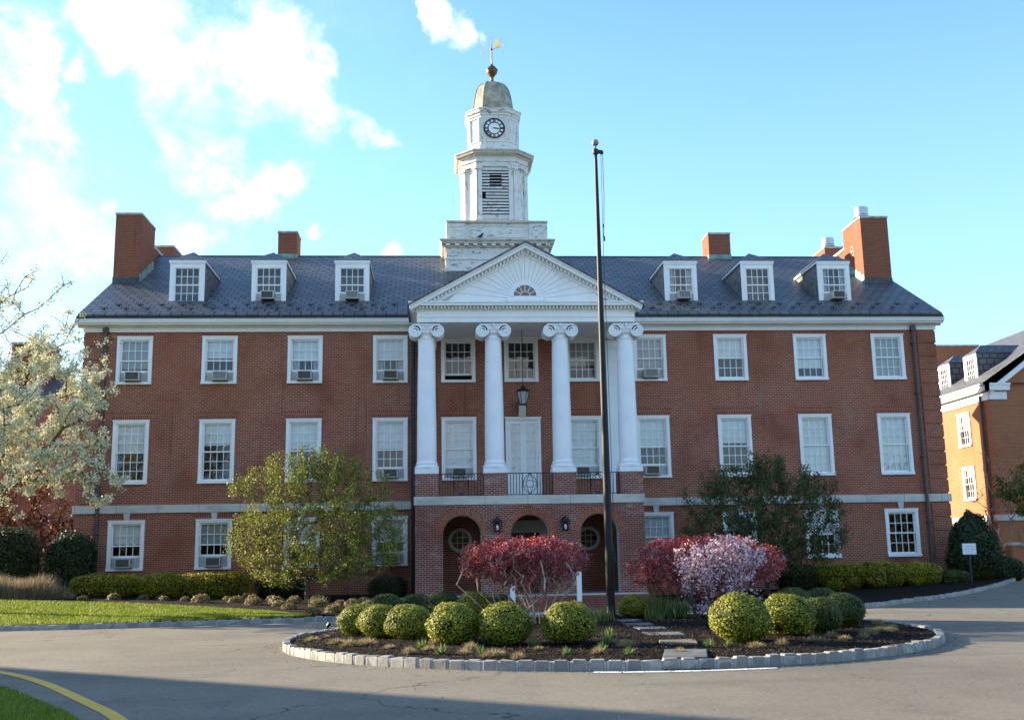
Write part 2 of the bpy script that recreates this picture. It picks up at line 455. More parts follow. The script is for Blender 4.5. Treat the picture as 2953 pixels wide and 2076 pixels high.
M['bark'] = plain('bark', (.10, .075, .055), .9, var=.4, scale=9)
M['bark_pale'] = plain('pale_stem', (.42, .30, .21), .8, var=.35, scale=9)
M['bark_dark'] = plain('dark_bark', (.05, .04, .035), .9, var=.3, scale=9)
M['bird'] = plain('black_feather', (.012, .012, .014), .5)
M['signwhite'] = plain('sign_white', (.75, .78, .82), .4, var=.04)
M['signtext'] = plain('faded_print', (.45, .48, .55), .6)
M['pole'] = plain('dark_bronze_pole', (.014, .012, .012), .55, var=.2, spec=.3)
M['lampglass'] = plain('frosted_glass', (.50, .51, .50), .3)


def leafmat(name, cols, trans=.35, rough=.55, var=1.0):
    """cols: list of 3 colours spread at random over the leaves"""
    mt = bpy.data.materials.new(name); mt.use_nodes = True; nt = mt.node_tree; nt.nodes.clear()
    out = nt.nodes.new('ShaderNodeOutputMaterial')
    g = N(nt, 'NewGeometry'); cr = N(nt, 'ValToRGB')
    el = cr.color_ramp.elements
    el[0].position = 0; el[0].color = cols[0] + (1,); el[1].position = 1; el[1].color = cols[-1] + (1,)
    for i, c in enumerate(cols[1:-1]):
        e = el.new((i + 1) / (len(cols) - 1)); e.color = c + (1,)
    nt.links.new(g.outputs['Random Per Island'], cr.inputs[0])
    t = N(nt, 'TexCoord'); f = noise(nt, t.outputs['Object'], 1.6, 4)
    c = mixrgb(nt, ramp(nt, f, .4, .65, 0, .45 * var), cr.outputs[0], tuple(v * .72 for v in cols[0]))
    b = N(nt, 'BsdfPrincipled', Roughness=rough); b.inputs['Specular IOR Level'].default_value = .3; nt.links.new(c, b.inputs['Base Color'])
    tl = N(nt, 'BsdfTranslucent'); nt.links.new(c, tl.inputs[0])
    mx = N(nt, 'MixShader'); mx.inputs[0].default_value = trans
    nt.links.new(b.outputs[0], mx.inputs[1]); nt.links.new(tl.outputs[0], mx.inputs[2]); nt.links.new(mx.outputs[0], out.inputs['Surface'])
    return mt


M['l_box'] = leafmat('boxwood_leaf', [(.065, .095, .010), (.20, .22, .016), (.46, .43, .05)], trans=.14)
M['l_box_shade'] = leafmat('boxwood_shade_leaf', [(.03, .055, .010), (.06, .09, .013), (.12, .14, .022)], trans=.14)  # same boxwood leaf, shade of the back and right balls put into its colour
M['l_hedge'] = leafmat('golden_hedge_leaf', [(.10, .105, .008), (.28, .24, .012), (.54, .45, .03)], trans=.18)
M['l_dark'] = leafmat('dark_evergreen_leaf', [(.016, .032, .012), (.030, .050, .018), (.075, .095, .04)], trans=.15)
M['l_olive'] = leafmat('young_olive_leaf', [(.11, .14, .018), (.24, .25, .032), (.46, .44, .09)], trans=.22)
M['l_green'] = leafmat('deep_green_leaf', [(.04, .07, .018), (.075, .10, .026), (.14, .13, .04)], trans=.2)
M['l_fresh'] = leafmat('fresh_green_leaf', [(.05, .09, .012), (.09, .14, .02), (.15, .19, .03)])
M['l_red'] = leafmat('red_barberry_leaf', [(.20, .022, .026), (.46, .036, .038), (.68, .10, .085), (.66, .36, .36)], trans=.4)
M['l_redpale'] = leafmat('dull_barberry_leaf', [(.16, .06, .065), (.34, .14, .15), (.55, .36, .36)], trans=.3)
M['l_pink'] = leafmat('pink_blossom', [(.46, .26, .34), (.68, .47, .53), (.88, .74, .75)], trans=.3, rough=.7, var=.3)
M['l_white'] = leafmat('white_blossom', [(.52, .50, .30), (.76, .73, .50), (.90, .88, .70)], trans=.2, rough=.7, var=.4)
M['l_pear'] = leafmat('new_pear_leaf', [(.10, .13, .02), (.20, .21, .04), (.28, .24, .06)])
M['l_copper'] = leafmat('copper_leaf', [(.05, .022, .010), (.11, .045, .016), (.26, .10, .025)])
M['l_tan'] = leafmat('dry_grass_blade', [(.17, .13, .085), (.27, .21, .13), (.37, .30, .19)])
M['l_mound'] = leafmat('mounded_perennial_leaf', [(.12, .09, .045), (.22, .165, .075), (.24, .22, .08)])
M['l_straw'] = leafmat('straw_tuft_blade', [(.17, .13, .07), (.36, .28, .16), (.27, .27, .10)])
M['l_tuft'] = leafmat('green_tuft_blade', [(.06, .12, .03), (.13, .2, .05), (.28, .3, .1)])
M['l_tulip'] = leafmat('red_petal', [(.5, .02, .01), (.7, .04, .02)], trans=.2)
M['l_grass'] = leafmat('lawn_blade', [(.09, .15, .010), (.17, .23, .014), (.32, .32, .04)], trans=.4)
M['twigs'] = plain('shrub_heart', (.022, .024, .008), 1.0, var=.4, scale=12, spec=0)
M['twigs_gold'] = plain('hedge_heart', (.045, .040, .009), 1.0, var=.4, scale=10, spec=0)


def asphalt():
    mt, nt, b, _ = newmat('asphalt')
    t = N(nt, 'TexCoord'); ob = t.outputs['Object']
    f1 = noise(nt, ob, .18, 5, .6); f2 = noise(nt, ob, 60, 3, .8); f3 = noise(nt, ob, 1.2, 6, .6, (1, .5, 1))
    c = mixrgb(nt, ramp(nt, f1, .3, .7), (.142, .126, .098), (.195, .171, .132))
    c = mixrgb(nt, ramp(nt, f3, .45, .75, 0, .5), c, (.10, .092, .08))
    f5 = noise(nt, ob, 17, 4, .75); f6 = noise(nt, ob, 4.5, 5, .7)
    c = mixrgb(nt, ramp(nt, f5, .52, .72, 0, .75), c, (.27, .24, .20)); c = mixrgb(nt, ramp(nt, f5, .46, .3, 0, .7), c, (.065, .06, .052)); c = mixrgb(nt, ramp(nt, f6, .5, .75, 0, .5), c, (.085, .08, .072))
    c = mixrgb(nt, ramp(nt, f2, .6, .74, 0, .8), c, (.36, .34, .31))
    c = mixrgb(nt, ramp(nt, f2, .4, .28, 0, .8), c, (.07, .068, .065))
    f7 = noise(nt, ob, .5, 3, .5, (.35, 1.6, 1)); c = mixrgb(nt, ramp(nt, f7, .48, .68, 0, .38), c, (.085, .077, .066))
    f8 = noise(nt, ob, 1.9, 2, .4); c = mixrgb(nt, ramp(nt, f8, .71, .78, 0, .55), c, (.045, .042, .038))
    vo = N(nt, 'TexVoronoi', Scale=.16, feature='DISTANCE_TO_EDGE')
    dn = N(nt, 'TexNoise', Scale=1.1, Detail=7, Roughness=.6); nt.links.new(ob, dn.inputs['Vector'])
    ad = N(nt, 'VectorMath', operation='MULTIPLY_ADD'); nt.links.new(dn.outputs['Color'], ad.inputs[0]); ad.inputs[1].default_value = (1.6, 1.6, 0); nt.links.new(ob, ad.inputs[2])
    nt.links.new(ad.outputs[0], vo.inputs['Vector'])
    gate = noise(nt, ob, .22, 2)
    mm = N(nt, 'Math', operation='MULTIPLY'); nt.links.new(ramp(nt, vo.outputs['Distance'], .0045, .0015), mm.inputs[0]); nt.links.new(ramp(nt, gate, .45, .52), mm.inputs[1])
    c = mixrgb(nt, mm.outputs[0], c, (.045, .042, .04))
    nt.links.new(c, b.inputs['Base Color']); b.inputs['Roughness'].default_value = .9; b.inputs['Specular IOR Level'].default_value = .25
    bump(nt, b, f2, .5, .01)
    return mt


M['asphalt'] = asphalt()


def mulch():
    mt, nt, b, _ = newmat('dark_mulch')
    t = N(nt, 'TexCoord'); ob = t.outputs['Object']
    f1 = noise(nt, ob, 22, 6, .8); f2 = noise(nt, ob, 1.5, 4)
    c = mixrgb(nt, ramp(nt, f1, .35, .7), (.004, .003, .0025), (.024, .015, .010))
    c = mixrgb(nt, ramp(nt, f2, .45, .7, 0, .5), c, (.012, .008, .006))
    nt.links.new(c, b.inputs['Base Color']); b.inputs['Roughness'].default_value = 1; b.inputs['Specular IOR Level'].default_value = .1
    bump(nt, b, f1, 1.0, .06)
    return mt


M['mulch'] = mulch()


def turf():
    mt, nt, b, _ = newmat('turf')
    t = N(nt, 'TexCoord'); ob = t.outputs['Object']
    f1 = noise(nt, ob, 9, 6, .7); f2 = noise(nt, ob, .6, 4)
    c = mixrgb(nt, ramp(nt, f1, .35, .7), (.05, .085, .010), (.15, .20, .018))
    c = mixrgb(nt, ramp(nt, f2, .4, .7, 0, .5), c, (.10, .13, .015))
    nt.links.new(c, b.inputs['Base Color']); b.inputs['Roughness'].default_value = .95; b.inputs['Specular IOR Level'].default_value = .1
    bump(nt, b, f1, .8, .04)
    return mt


M['turf'] = turf()


def granite(name, base):
    mt, nt, b, _ = newmat(name)
    t = N(nt, 'TexCoord'); ob = t.outputs['Object']
    g = N(nt, 'NewGeometry')
    f1 = noise(nt, ob, 14, 6, .7); f0 = noise(nt, ob, 1.7, 2)
    c = mixrgb(nt, g.outputs['Random Per Island'], tuple(v * .72 for v in base), tuple(v * 1.12 for v in base))
    c = mixrgb(nt, ramp(nt, f1, .4, .7, 0, .55), c, tuple(v * .55 for v in base))
    c = mixrgb(nt, ramp(nt, f0, .5, .7, 0, .4), c, (.30, .22, .15))
    nt.links.new(c, b.inputs['Base Color']); b.inputs['Roughness'].default_value = .85
    bump(nt, b, f1, .6, .02)
    return mt


M['granite'] = granite('belgian_block', (.25, .243, .23))
M['joint'] = plain('mortar_joint', (.33, .32, .29), .9, var=.15, scale=8)


def roadpaint(name, col):
    mt, nt, b, _ = newmat(name)
    t = N(nt, 'TexCoord'); ob = t.outputs['Object']
    f1 = noise(nt, ob, 30, 5, .8); f2 = noise(nt, ob, 2, 4)
    c = mixrgb(nt, ramp(nt, f2, .3, .7), tuple(v * .85 for v in col), col)
    c = mixrgb(nt, ramp(nt, f1, .6, .7, 0, .7), c, (.13, .125, .12))
    nt.links.new(c, b.inputs['Base Color']); b.inputs['Roughness'].default_value = .8
    return mt


M['yellow'] = roadpaint('yellow_road_paint', (.62, .38, .04))
M['whiteline'] = roadpaint('white_road_paint', (.72, .70, .64))

# ================================================================== GROUND
def hroad(x, y):
    x = np.asarray(x, float); y = np.asarray(y, float)
    return -.33 * np.exp(-(x / 6.0) ** 2) * sm(-15, -7, y) + .3 * sm(10, 20, x) * sm(-18, -4, y)


def zl(x, y):
    A = np.clip(.35 + (np.asarray(x, float) + 17) * (-.27 / 10), .08, .4)
    return .13 + A * sm(-14.5, -2.5, y)


def grid_mesh(name, xs, ys, zf, mat):
    X, Y = np.meshgrid(xs, ys); Z = zf(X, Y)
    v = np.stack([X, Y, Z], -1).reshape(-1, 3); nx = len(xs)
    f = [(j * nx + i, j * nx + i + 1, (j + 1) * nx + i + 1, (j + 1) * nx + i) for j in range(len(ys) - 1) for i in range(nx - 1)]
    b = MB().add(v, f)
    return b.build(name, mat, smooth=True)


def axis_pts(lo, hi, step, far):
    a = list(np.arange(lo, hi + 1e-6, step)); e = [90, 140, 250, far]
    return [-t for t in e[::-1]] + a + e


tag(grid_mesh('ground', axis_pts(-70, 70, 5, 900), axis_pts(-70, 70, 5, 900), lambda x, y: hroad(x, y) - .06, M['turf']), kind='structure')
tag(grid_mesh('road', np.arange(-66, 61, 1.0), np.arange(-66, 27, .75), lambda x, y: hroad(x, y), M['asphalt']), kind='structure')

KERB_L = [(-62, -15.4), (-30, -14.7), (-13.93, -14.39), (-11.29, -14.32), (-8.67, -13.87), (-6.6, -13.35), (-5.5, -12.7), (-4.85, -11.8), (-4.55, -10.4), (-4.5, -6.2)]
KERB_R = [(4.9, -5.6), (4.9, -10.2), (5.6, -12.2), (7.0, -13.2), (8.2, -12.85), (9.2, -12.0), (10.83, -10.26), (12.66, -8.78), (14.6, -7.0), (16.4, -5.1), (17.9, -3.1), (18.9, -1.7), (19.0, -.9), (18.4, -.2)]


def smooth_path(pts, it=2):
    p = [np.array(q, float) for q in pts]
    for _ in range(it):
        n = [p[0]]
        for a, b in zip(p[:-1], p[1:]): n += [a * .75 + b * .25, a * .25 + b * .75]
        p = n + [p[-1]]
    return np.array(p)


def resample(p, step):
    d = np.r_[0, np.cumsum(np.linalg.norm(np.diff(p, axis=0), axis=1))]
    n = max(2, int(round(d[-1] / step)) + 1); t = np.linspace(0, d[-1], n)
    return np.stack([np.interp(t, d, p[:, k]) for k in range(p.shape[1])], 1)


def kerb(name, path, zf, step=.27, w=.13, h=.125, seed=1):
    rg = np.random.default_rng(seed)
    p = resample(path, step); b = MB()
    for a, c in zip(p[:-1], p[1:]):
        d = c - a; L = np.linalg.norm(d); d = d / L; nrm = np.array([-d[1], d[0]])
        za = float(zf(*a)); zc = float(zf(*c))
        # mortar core between the blocks
        def cor(q, s, e, z): q = q + nrm * s + d * e; return (q[0], q[1], z)
        ww = w * .43
        b.hexa([cor(a, -ww, 0, za - .1), cor(c, -ww, 0, zc - .1), cor(c, ww, 0, zc - .1), cor(a, ww, 0, za - .1), cor(a, -ww, 0, za + h * .90), cor(c, -ww, 0, zc + h * .90), cor(c, ww, 0, zc + h * .90), cor(a, ww, 0, za + h * .90)], 1)
        g0 = rg.uniform(.012, .03); g1 = rg.uniform(.012, .03); j = rg.uniform(-.012, .012, 8); hh = h + rg.uniform(-.012, .014); o = rg.uniform(-.008, .008)
        q = []
        for kz, (zz, ins) in enumerate(((-.1, 0), (None, .012))):
            for (s, e, pt, zb, jj) in ((-1, g0, a, za, 0), (-1, -g1, c, zc, 1), (1, -g1, c, zc, 2), (1, g0, a, za, 3)):
                e2 = e + (ins if e > 0 else -ins)
                z = zb - .1 if zz is not None else zb + hh + j[jj + 4] * .7
                q.append(cor(pt, s * (w / 2 - ins + j[jj] * .6) + o, e2, z))
        b.hexa(q, 0)
    return tag(b.build(name, [M['granite'], M['joint']], bevel=.012), kind='structure')


KL = smooth_path(KERB_L, 2); KR = smooth_path(KERB_R, 2)
kerb('kerb', KL[KL[:, 0] > -34], hroad, seed=1)
kerb('kerb', KR, hroad, seed=2)
IC = np.array((-.02, -21.0)); IR = 5.8
ia = np.linspace(-.3, 2 * math.pi - .3, 120)
IX = 6.1                            # the island is a little wider than deep
isl = np.stack([IC[0] + (IX - .065) * np.cos(ia), IC[1] + (IR - .065) * np.sin(ia)], 1)
kerb('island_kerb', isl, lambda x, y: hroad(x, y), step=.255, w=.15, h=.14, seed=3)

# island mulch, slightly mounded
mb = MB(); rr = [0, 1, 2, 3, 4, 4.8, 5.3, 5.66]; NA = 64


def zi(x, y):
    r = math.hypot((x - IC[0]) * IR / IX, y - IC[1])
    return .115 + .07 * (1 - (min(r, 5.7) / 5.7) ** 2) + .018 * math.sin(3.1 * x + 1) * math.sin(2.7 * y) + float(hroad(x, y)) * 1.0


rows = [[(IC[0] + r * IX / IR * math.cos(2 * math.pi * k / NA), IC[1] + r * math.sin(2 * math.pi * k / NA)) for k in range(NA)] for r in rr[1:]]
mb.rings([[(x, y, zi(x, y)) for x, y in rw] for rw in rows], cap0=False, cap1=False)
mb.add([(x, y, zi(x, y)) for x, y in rows[0]], [list(range(NA))])
tag(mb.build('island_bed', M['mulch'], smooth=True), kind='structure')


def yk_l(x): return np.interp(x, KL[:, 0], KL[:, 1])


YB = [(-62, -4.0), (-20, -5.0), (-17.56, -5.25), (-12.91, -6.57), (-10.44, -8.28), (-8.07, -10.65), (-7.07, -12.3), (-6.5, -13.1)]


def yb_l(x): return np.interp(x, [a[0] for a in YB], [a[1] for a in YB])


def strip(name, xs, lo, hi, zf, mat, nr=10):
    v = []; f = []
    for x in xs:
        a, c = float(lo(x)), float(hi(x))
        for k in range(nr + 1):
            y = a + (c - a) * k / nr; v.append((x, y, float(zf(x, y))))
    for i in range(len(xs) - 1):
        for k in range(nr):
            p = i * (nr + 1) + k; f.append((p, p + nr + 1, p + nr + 2, p + 1))
    return tag(MB().add(v, f).build(name, mat, smooth=True), kind='structure')


strip('lawn', np.linspace(-62, -6.5, 120), lambda x: yk_l(x) + .05, lambda x: max(yb_l(x), yk_l(x) + .06), zl, M['turf'], 14)
strip('mulch_bed', np.linspace(-26, -4.62, 70), lambda x: max(yb_l(x) if x < -6.5 else yk_l(x) + .05, yk_l(x) + .05), lambda x: 9 if x < -17.3 else -.02, lambda x, y: zl(x, min(y, -2.5)) + .004, M['mulch'], 14)
xr = np.linspace(4.95, 18.9, 50)


def yk_r(x):
    i = np.where(KR[:, 0] >= x)[0]; lo = KR[KR[:, 1] < -1.0]
    lo = lo[np.argsort(lo[:, 0])]
    # front-most kerb point at this x
    best = -.5
    for a, c in zip(KR[:-1], KR[1:]):
        if min(a[0], c[0]) <= x <= max(a[0], c[0]) and abs(c[0] - a[0]) > 1e-6:
            y = a[1] + (c[1] - a[1]) * (x - a[0]) / (c[0] - a[0]); best = min(best, y)
    return best


strip('mulch_bed', xr, lambda x: yk_r(x) + .05, lambda x: -.02, lambda x, y: float(hroad(x, max(-9, y))) * 1.0 + .11 + .0 * y, M['mulch'], 10)

# near lawn corner on the left, with the yellow edge line
NEAR = smooth_path([(-30, -19), (-18, -22.2), (-12.3, -24.2), (-10.2, -25.6), (-9.04, -26.79), (-7.88, -28.56), (-6.94, -30.07), (-6.2, -31.8), (-5.9, -34), (-6.4, -37), (-9, -41), (-16, -46), (-30, -50)], 2)
cxy = np.array((-24.0, -33.0)); v = [(cxy[0], cxy[1], .05)] + [(p[0], p[1], .03) for p in NEAR]
tag(MB().add(v, [(0, i + 1, i) for i in range(1, len(NEAR))]).build('lawn', M['turf']), kind='structure')


def ribbon(name, path, w, mat, z=.006, kind='structure', wf=None):
    p = np.asarray(path); b = MB(); v = []
    for i in range(len(p)):
        d = p[min(i + 1, len(p) - 1)] - p[max(i - 1, 0)]; d = d / np.linalg.norm(d); n = np.array([-d[1], d[0]])
        ww = w if wf is None else wf(i / (len(p) - 1))
        for s in (-.5, .5):
            q = p[i] + n * ww * s; v.append((q[0], q[1], float(hroad(q[0], q[1])) + z))
    f = [(2 * i, 2 * i + 1, 2 * i + 3, 2 * i + 2) for i in range(len(p) - 1)]
    f = [t[::-1] for t in f]
    return tag(b.add(v, f).build(name, mat), kind=kind)


YL = resample(smooth_path([(-22, -17.6), (-14, -21.3), (-11.5, -23.1), (-9.88, -24.65), (-8.72, -26.2), (-7.44, -28.45), (-6.47, -30.17), (-5.75, -32.2), (-5.4, -35), (-5.9, -38)], 2), .3)
ribbon('road_marking', YL, .16, M['yellow'])
# worn white band round the drain at the foot of the island kerb
WL = np.array([(-1.12, -26.86), (-.7, -26.96), (-.2, -27.01), (.3, -27.03), (.8, -27.01), (1.2, -26.96), (1.42, -26.92)])
ribbon('road_marking', WL, .1, M['whiteline'], wf=lambda t: .20 - .08 * t)
g = MB(); g.box(-.15, .5, -26.93, -26.845, .002, .012)
for k in range(7): g.box(-.13 + k * .09, -.09 + k * .09, -26.925, -26.85, .012, .018, 1)
tag(g.build('storm_drain', [M['black'], M['iron']]), 'black slotted storm drain inlet at the foot of the island kerb', 'drain')

# stepping stones across the island
slabs = [((-.11, -26.62), (.51, -26.72), (.79, -25.57), (.18, -25.40), 'bluestone', 'large grey bluestone slab nearest the front kerb on the island path'),
         ((.29, -24.62), (.85, -24.78), (1.01, -23.93), (.38, -24.02), 'tanstone', 'tan flagstone just behind the large grey slab on the island path'),
         ((.39, -23.0), (1.05, -23.1), (1.08, -22.4), (.42, -22.3), 'bluestone', 'grey stepping stone in the middle of the island path, third from the kerb'),
         ((.51, -21.6), (1.03, -21.7), (1.08, -21.05), (.5, -20.95), 'bluestone', 'grey stepping stone of the island path, fourth from the kerb'),
         ((.46, -20.52), (1.03, -20.42), (1.05, -19.85), (.48, -19.9), 'bluestone', 'narrow grey stepping stone of the island path, fifth from the kerb'),
         ((.58, -19.2), (1.03, -19.17), (1.03, -18.6), (.58, -18.6), 'bluestone', 'farthest grey stepping stone, close to the foot of the flagpole')]
for a, b_, c, d, mk, lab in slabs:
    mb = MB(); zt = max(zi(*q) for q in (a, b_, c, d)) + .008
    low = [(q[0], q[1], zt - .07) for q in (a, b_, c, d)]; top = [(q[0], q[1], zt + random.uniform(-.004, .004)) for q in (a, b_, c, d)]
    tag(mb.hexa(low + top).build('stepping_stone', M[mk], bevel=.012), lab, 'paving stone', 'stepping stones across the island bed')

# concrete walk edge left of the portico
mb = MB(); mb.box(-6.3, -4.12, -4.3, -3.5, -.3, .19)
tag(mb.build('walkway', M['concrete'], bevel=.015), kind='structure')

# ================================================================== MAIN BUILDING
B = empty('main_building', (0, 0, 0), 'long red brick hall with white columned portico, slate roof, dormers and white clock tower', 'building')
XL, XR = -17.05, 17.38
ZW = 10.55
W = 1.37
COLX = [-15.11, -11.82, -8.48, -5.11, 5.37, 8.72, 12.05, 15.34]
CENX = [-2.40, .13, 2.62]
ZT, ZTt = 8.41, 10.32
ZM, ZMt = 4.52, 7.00
ZG, ZGt = 1.263, 3.146
SL = .575                           # roof slope
EY, EZ = -.60, 11.10               # eave edge
RY = 7.6; RZ = EZ + SL * (RY - EY)


def roofz(y): return EZ + SL * (y - EY)


# ---- front wall with openings
holes = []
for x in COLX:
    for a, b_ in ((ZT, ZTt), (ZM, ZMt), (ZG, ZGt)): holes.append((x - W / 2 + .09, x + W / 2 - .09, a + .09, b_ - .09))
for x in CENX:
    holes.append((x - W / 2 + .09, x + W / 2 - .09, ZT + .09, 10.11))
for x in (CENX[0], CENX[2]): holes.append((x - W / 2 + .09, x + W / 2 - .09, ZM + .09, ZMt - .09))
holes.append((.15 - .62, .15 + .62, 3.75, 6.9))          # balcony door
holes.append((.15 - .75, .15 + .75, .2, 2.75))           # entrance
for x in (-2.39, 2.64): holes.append((x - .36, x + .36, 2.2 - .36, 2.2 + .36))


def wall_mesh(x0, x1, z0, z1, holes, y, depth):
    mb = MB()
    xs = sorted({x0, x1} | {h[0] for h in holes} | {h[1] for h in holes}); zs = sorted({z0, z1} | {h[2] for h in holes} | {h[3] for h in holes})
    for k in range(len(zs) - 1):
        za, zb = zs[k], zs[k + 1]; start = None
        for i in range(len(xs) - 1):
            xa, xb = xs[i], xs[i + 1]; cx_, cz_ = (xa + xb) / 2, (za + zb) / 2
            inh = any(h[0] < cx_ < h[1] and h[2] < cz_ < h[3] for h in holes)
            if not inh: mb.face([(xa, y, za), (xb, y, za), (xb, y, zb), (xa, y, zb)])
    for h in holes:
        a, b_, c, d = h
        mb.face([(a, y, c), (a, y, d), (a, y + depth, d), (a, y + depth, c)][::-1])
        mb.face([(b_, y, c), (b_, y, d), (b_, y + depth, d), (b_, y + depth, c)])
        mb.face([(a, y, d), (b_, y, d), (b_, y + depth, d), (a, y + depth, d)][::-1])
        mb.face([(a, y, c), (b_, y, c), (b_, y + depth, c), (a, y + depth, c)])
    return mb


BD = 15.2
wm = wall_mesh(XL, XR, -.5, ZW + .45, holes, 0, .25)
# end walls rise as gables to the slate, back wall closes the box
for x, flip in ((XL, 1), (XR, 0)):
    pts = [(x, 0, -.5), (x, BD, -.5), (x, BD, ZW + .45), (x, RY, RZ - .12), (x, 0, ZW + .45)]
    wm.face(pts[::-1] if flip == 0 else pts)
wm.face([(XR, BD, -.5), (XL, BD, -.5), (XL, BD, ZW + .45), (XR, BD, ZW + .45)])
wm.build('wall', M['brick'], B)
# brick quoins standing proud at both corners
for qa, qb in ((XL - .035, XL + .75), (XR - .75, XR + .035)):
    q = MB()
    for k in range(12):
        z0 = 3.80 + k * .56
        if z0 + .49 > 10.5: break
        q.box(qa, qb, -.035, .6, z0, z0 + .49)
    q.build('quoins', M['brick'], B)
    q = MB()
    for k in range(6):
        z0 = .05 + k * .56
        q.box(qa, qb, -.035, .6, z0, min(z0 + .49, 3.38))
    q.build('quoins', M['brick'], B)
# dim rooms behind the glass
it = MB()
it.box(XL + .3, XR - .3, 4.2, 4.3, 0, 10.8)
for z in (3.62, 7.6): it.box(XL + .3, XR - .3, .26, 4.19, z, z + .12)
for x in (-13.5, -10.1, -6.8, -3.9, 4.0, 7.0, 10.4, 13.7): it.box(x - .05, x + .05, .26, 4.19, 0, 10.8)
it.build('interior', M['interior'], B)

# ---- string course with keystones
for a, b_, c0, c1 in ((XL - .1, -4.1, XL - .1, XL), (4.26, XR + .1, XR, XR + .1)):
    sc = MB(); sc.box(a, b_, -.075, 0.0, 3.42, 3.73); sc.box(c0, c1, 0, 2, 3.42, 3.73)
    sc.build('string_course', M['lime'], B, bevel=.012)
for x in COLX:
    k = MB(); k.prism([(x - .085, 3.15), (x + .085, 3.15), (x + .125, 3.417), (x - .125, 3.417)], lambda p, a: (p[0], a, p[1]), -.062, 0)
    k.build('keystone', M['lime'], B)


def jack_arch(x, z, h, w=W, spl=.2):
    mb = MB(); y = -.006
    a = [(x - w / 2 - .02, y, z), (x + w / 2 + .02, y, z), (x + w / 2 + spl, y, z + h), (x - w / 2 - spl, y, z + h)]
    n = 8
    for i in range(n):
        f0, f1 = i / n, (i + 1) / n; L_ = lambda p, q, f: tuple(p[k] * (1 - f) + q[k] * f for k in range(3))
        mb.face([L_(a[0], a[1], f0), L_(a[0], a[1], f1), L_(a[3], a[2], f1), L_(a[3], a[2], f0)], [(f0 * 1.54, 0), (f1 * 1.54, 0), (f1 * 1.54, h), (f0 * 1.54, h)])
    mb.face([(a[3][0], y, a[3][2]), (a[2][0], y, a[2][2]), (a[2][0], 0, a[2][2]), (a[3][0], 0, a[3][2])])
    return mb.build('flat_arch', M['brick_soldier'], B)


for x in COLX:
    jack_arch(x, ZTt + .002, .17, spl=.1); jack_arch(x, ZMt + .002, .34)
    for s in (-1, 1):
        mb = MB(); y = -.005
        mb.face([(x + s * .13, y, ZGt + .002), (x + s * (W / 2 + .04), y, ZGt + .002), (x + s * (W / 2 + .16), y, 3.415), (x + s * .13, y, 3.415)][::s])
        mb.build('flat_arch', M['brick_soldier'], B)
for x in (CENX[0], CENX[2]): jack_arch(x, ZMt + .002, .34)

# ---- windows
MESH = {}


def inst(key, name, parent, loc, make):
    if key not in MESH:
        o = make(); MESH[key] = o.data
        mods = o.modifiers
        MESH[key + '_bev'] = mods[0].width if len(mods) else 0
        o.parent = parent; o.location = loc; o.name = name
        return o
    o = bpy.data.objects.new(name, MESH[key]); COL.objects.link(o); o.parent = parent; o.location = loc
    return o


def casing(w, h):
    mb = MB(); t = .115
    mb.box(-w / 2, -w / 2 + t, -.05, .06, .1, h - t); mb.box(w / 2 - t, w / 2, -.05, .06, .1, h - t)
    mb.box(-w / 2, w / 2, -.05, .06, h - t, h); mb.box(-w / 2 - .02, w / 2 + .02, -.075, -.05, h - .035, h + .015)
    mb.box(-w / 2 - .005, w / 2 + .005, -.10, .06, 0, .1)
    # inner bead
    b2 = t + .03
    mb.box(-w / 2 + t, -w / 2 + b2, -.015, .06, .1, h - b2); mb.box(w / 2 - b2, w / 2 - t, -.015, .06, .1, h - b2); mb.box(-w / 2 + t, w / 2 - t, -.015, .06, h - b2, h - t)
    return mb.build('window', M['white'])


def sash_geo(mb, x0, x1, z0, z1, y, cols, rows, rail_b=.05, rail_t=.045, st=.045):
    mb.box(x0, x0 + st, y, y + .035, z0, z1); mb.box(x1 - st, x1, y, y + .035, z0, z1)
    mb.box(x0 + st, x1 - st, y, y + .035, z0, z0 + rail_b); mb.box(x0 + st, x1 - st, y, y + .035, z1 - rail_t, z1)
    mu = .024; gx0, gx1, gz0, gz1 = x0 + st, x1 - st, z0 + rail_b, z1 - rail_t
    for i in range(1, cols):
        x = gx0 + (gx1 - gx0) * i / cols; mb.box(x - mu / 2, x + mu / 2, y + .004, y + .03, gz0, gz1)
    for k in range(1, rows):
        z = gz0 + (gz1 - gz0) * k / rows; mb.box(gx0, gx1, y + .006, y + .028, z - mu / 2, z + mu / 2)


def sash(w, h, rows, lift):
    mb = MB(); x0, x1 = -w / 2 + .145, w / 2 - .145; z0, z1 = .1, h - .145; zm = (z0 + z1) / 2 + .02
    sash_geo(mb, x0, x1, zm - .03, z1, .05, 4, rows)
    if lift <= 0:
        sash_geo(mb, x0, x1, z0, zm + .012, .09, 4, rows, rail_b=.08)
    else:
        hh = zm + .012 - z0; pitch = (hh - .125) / rows
        za = z0 + lift; n = max(1, rows - int(round(lift / pitch)))
        sash_geo(mb, x0, x1, za, zm + .012, .09, 4, n, rail_b=.075)
    return mb.build('sash', M['white'])


def pane(w, h, lift):
    mb = MB(); x0, x1 = -w / 2 + .15, w / 2 - .15; zm = (h - .045) / 2 + .02
    z0 = .12 + max(0, lift)
    rnd = random.Random(int(h * 977 + lift * 31))
    mb.face([(x0, .066, zm), (x1, .066, zm), (x1, .066 + .004, h - .15), (x0, .066, h - .15)])
    mb.face([(x0, .105, z0), (x1, .105, z0), (x1, .105, zm), (x0, .105 + .004, zm)])
    return mb.build('pane', M['glass'])


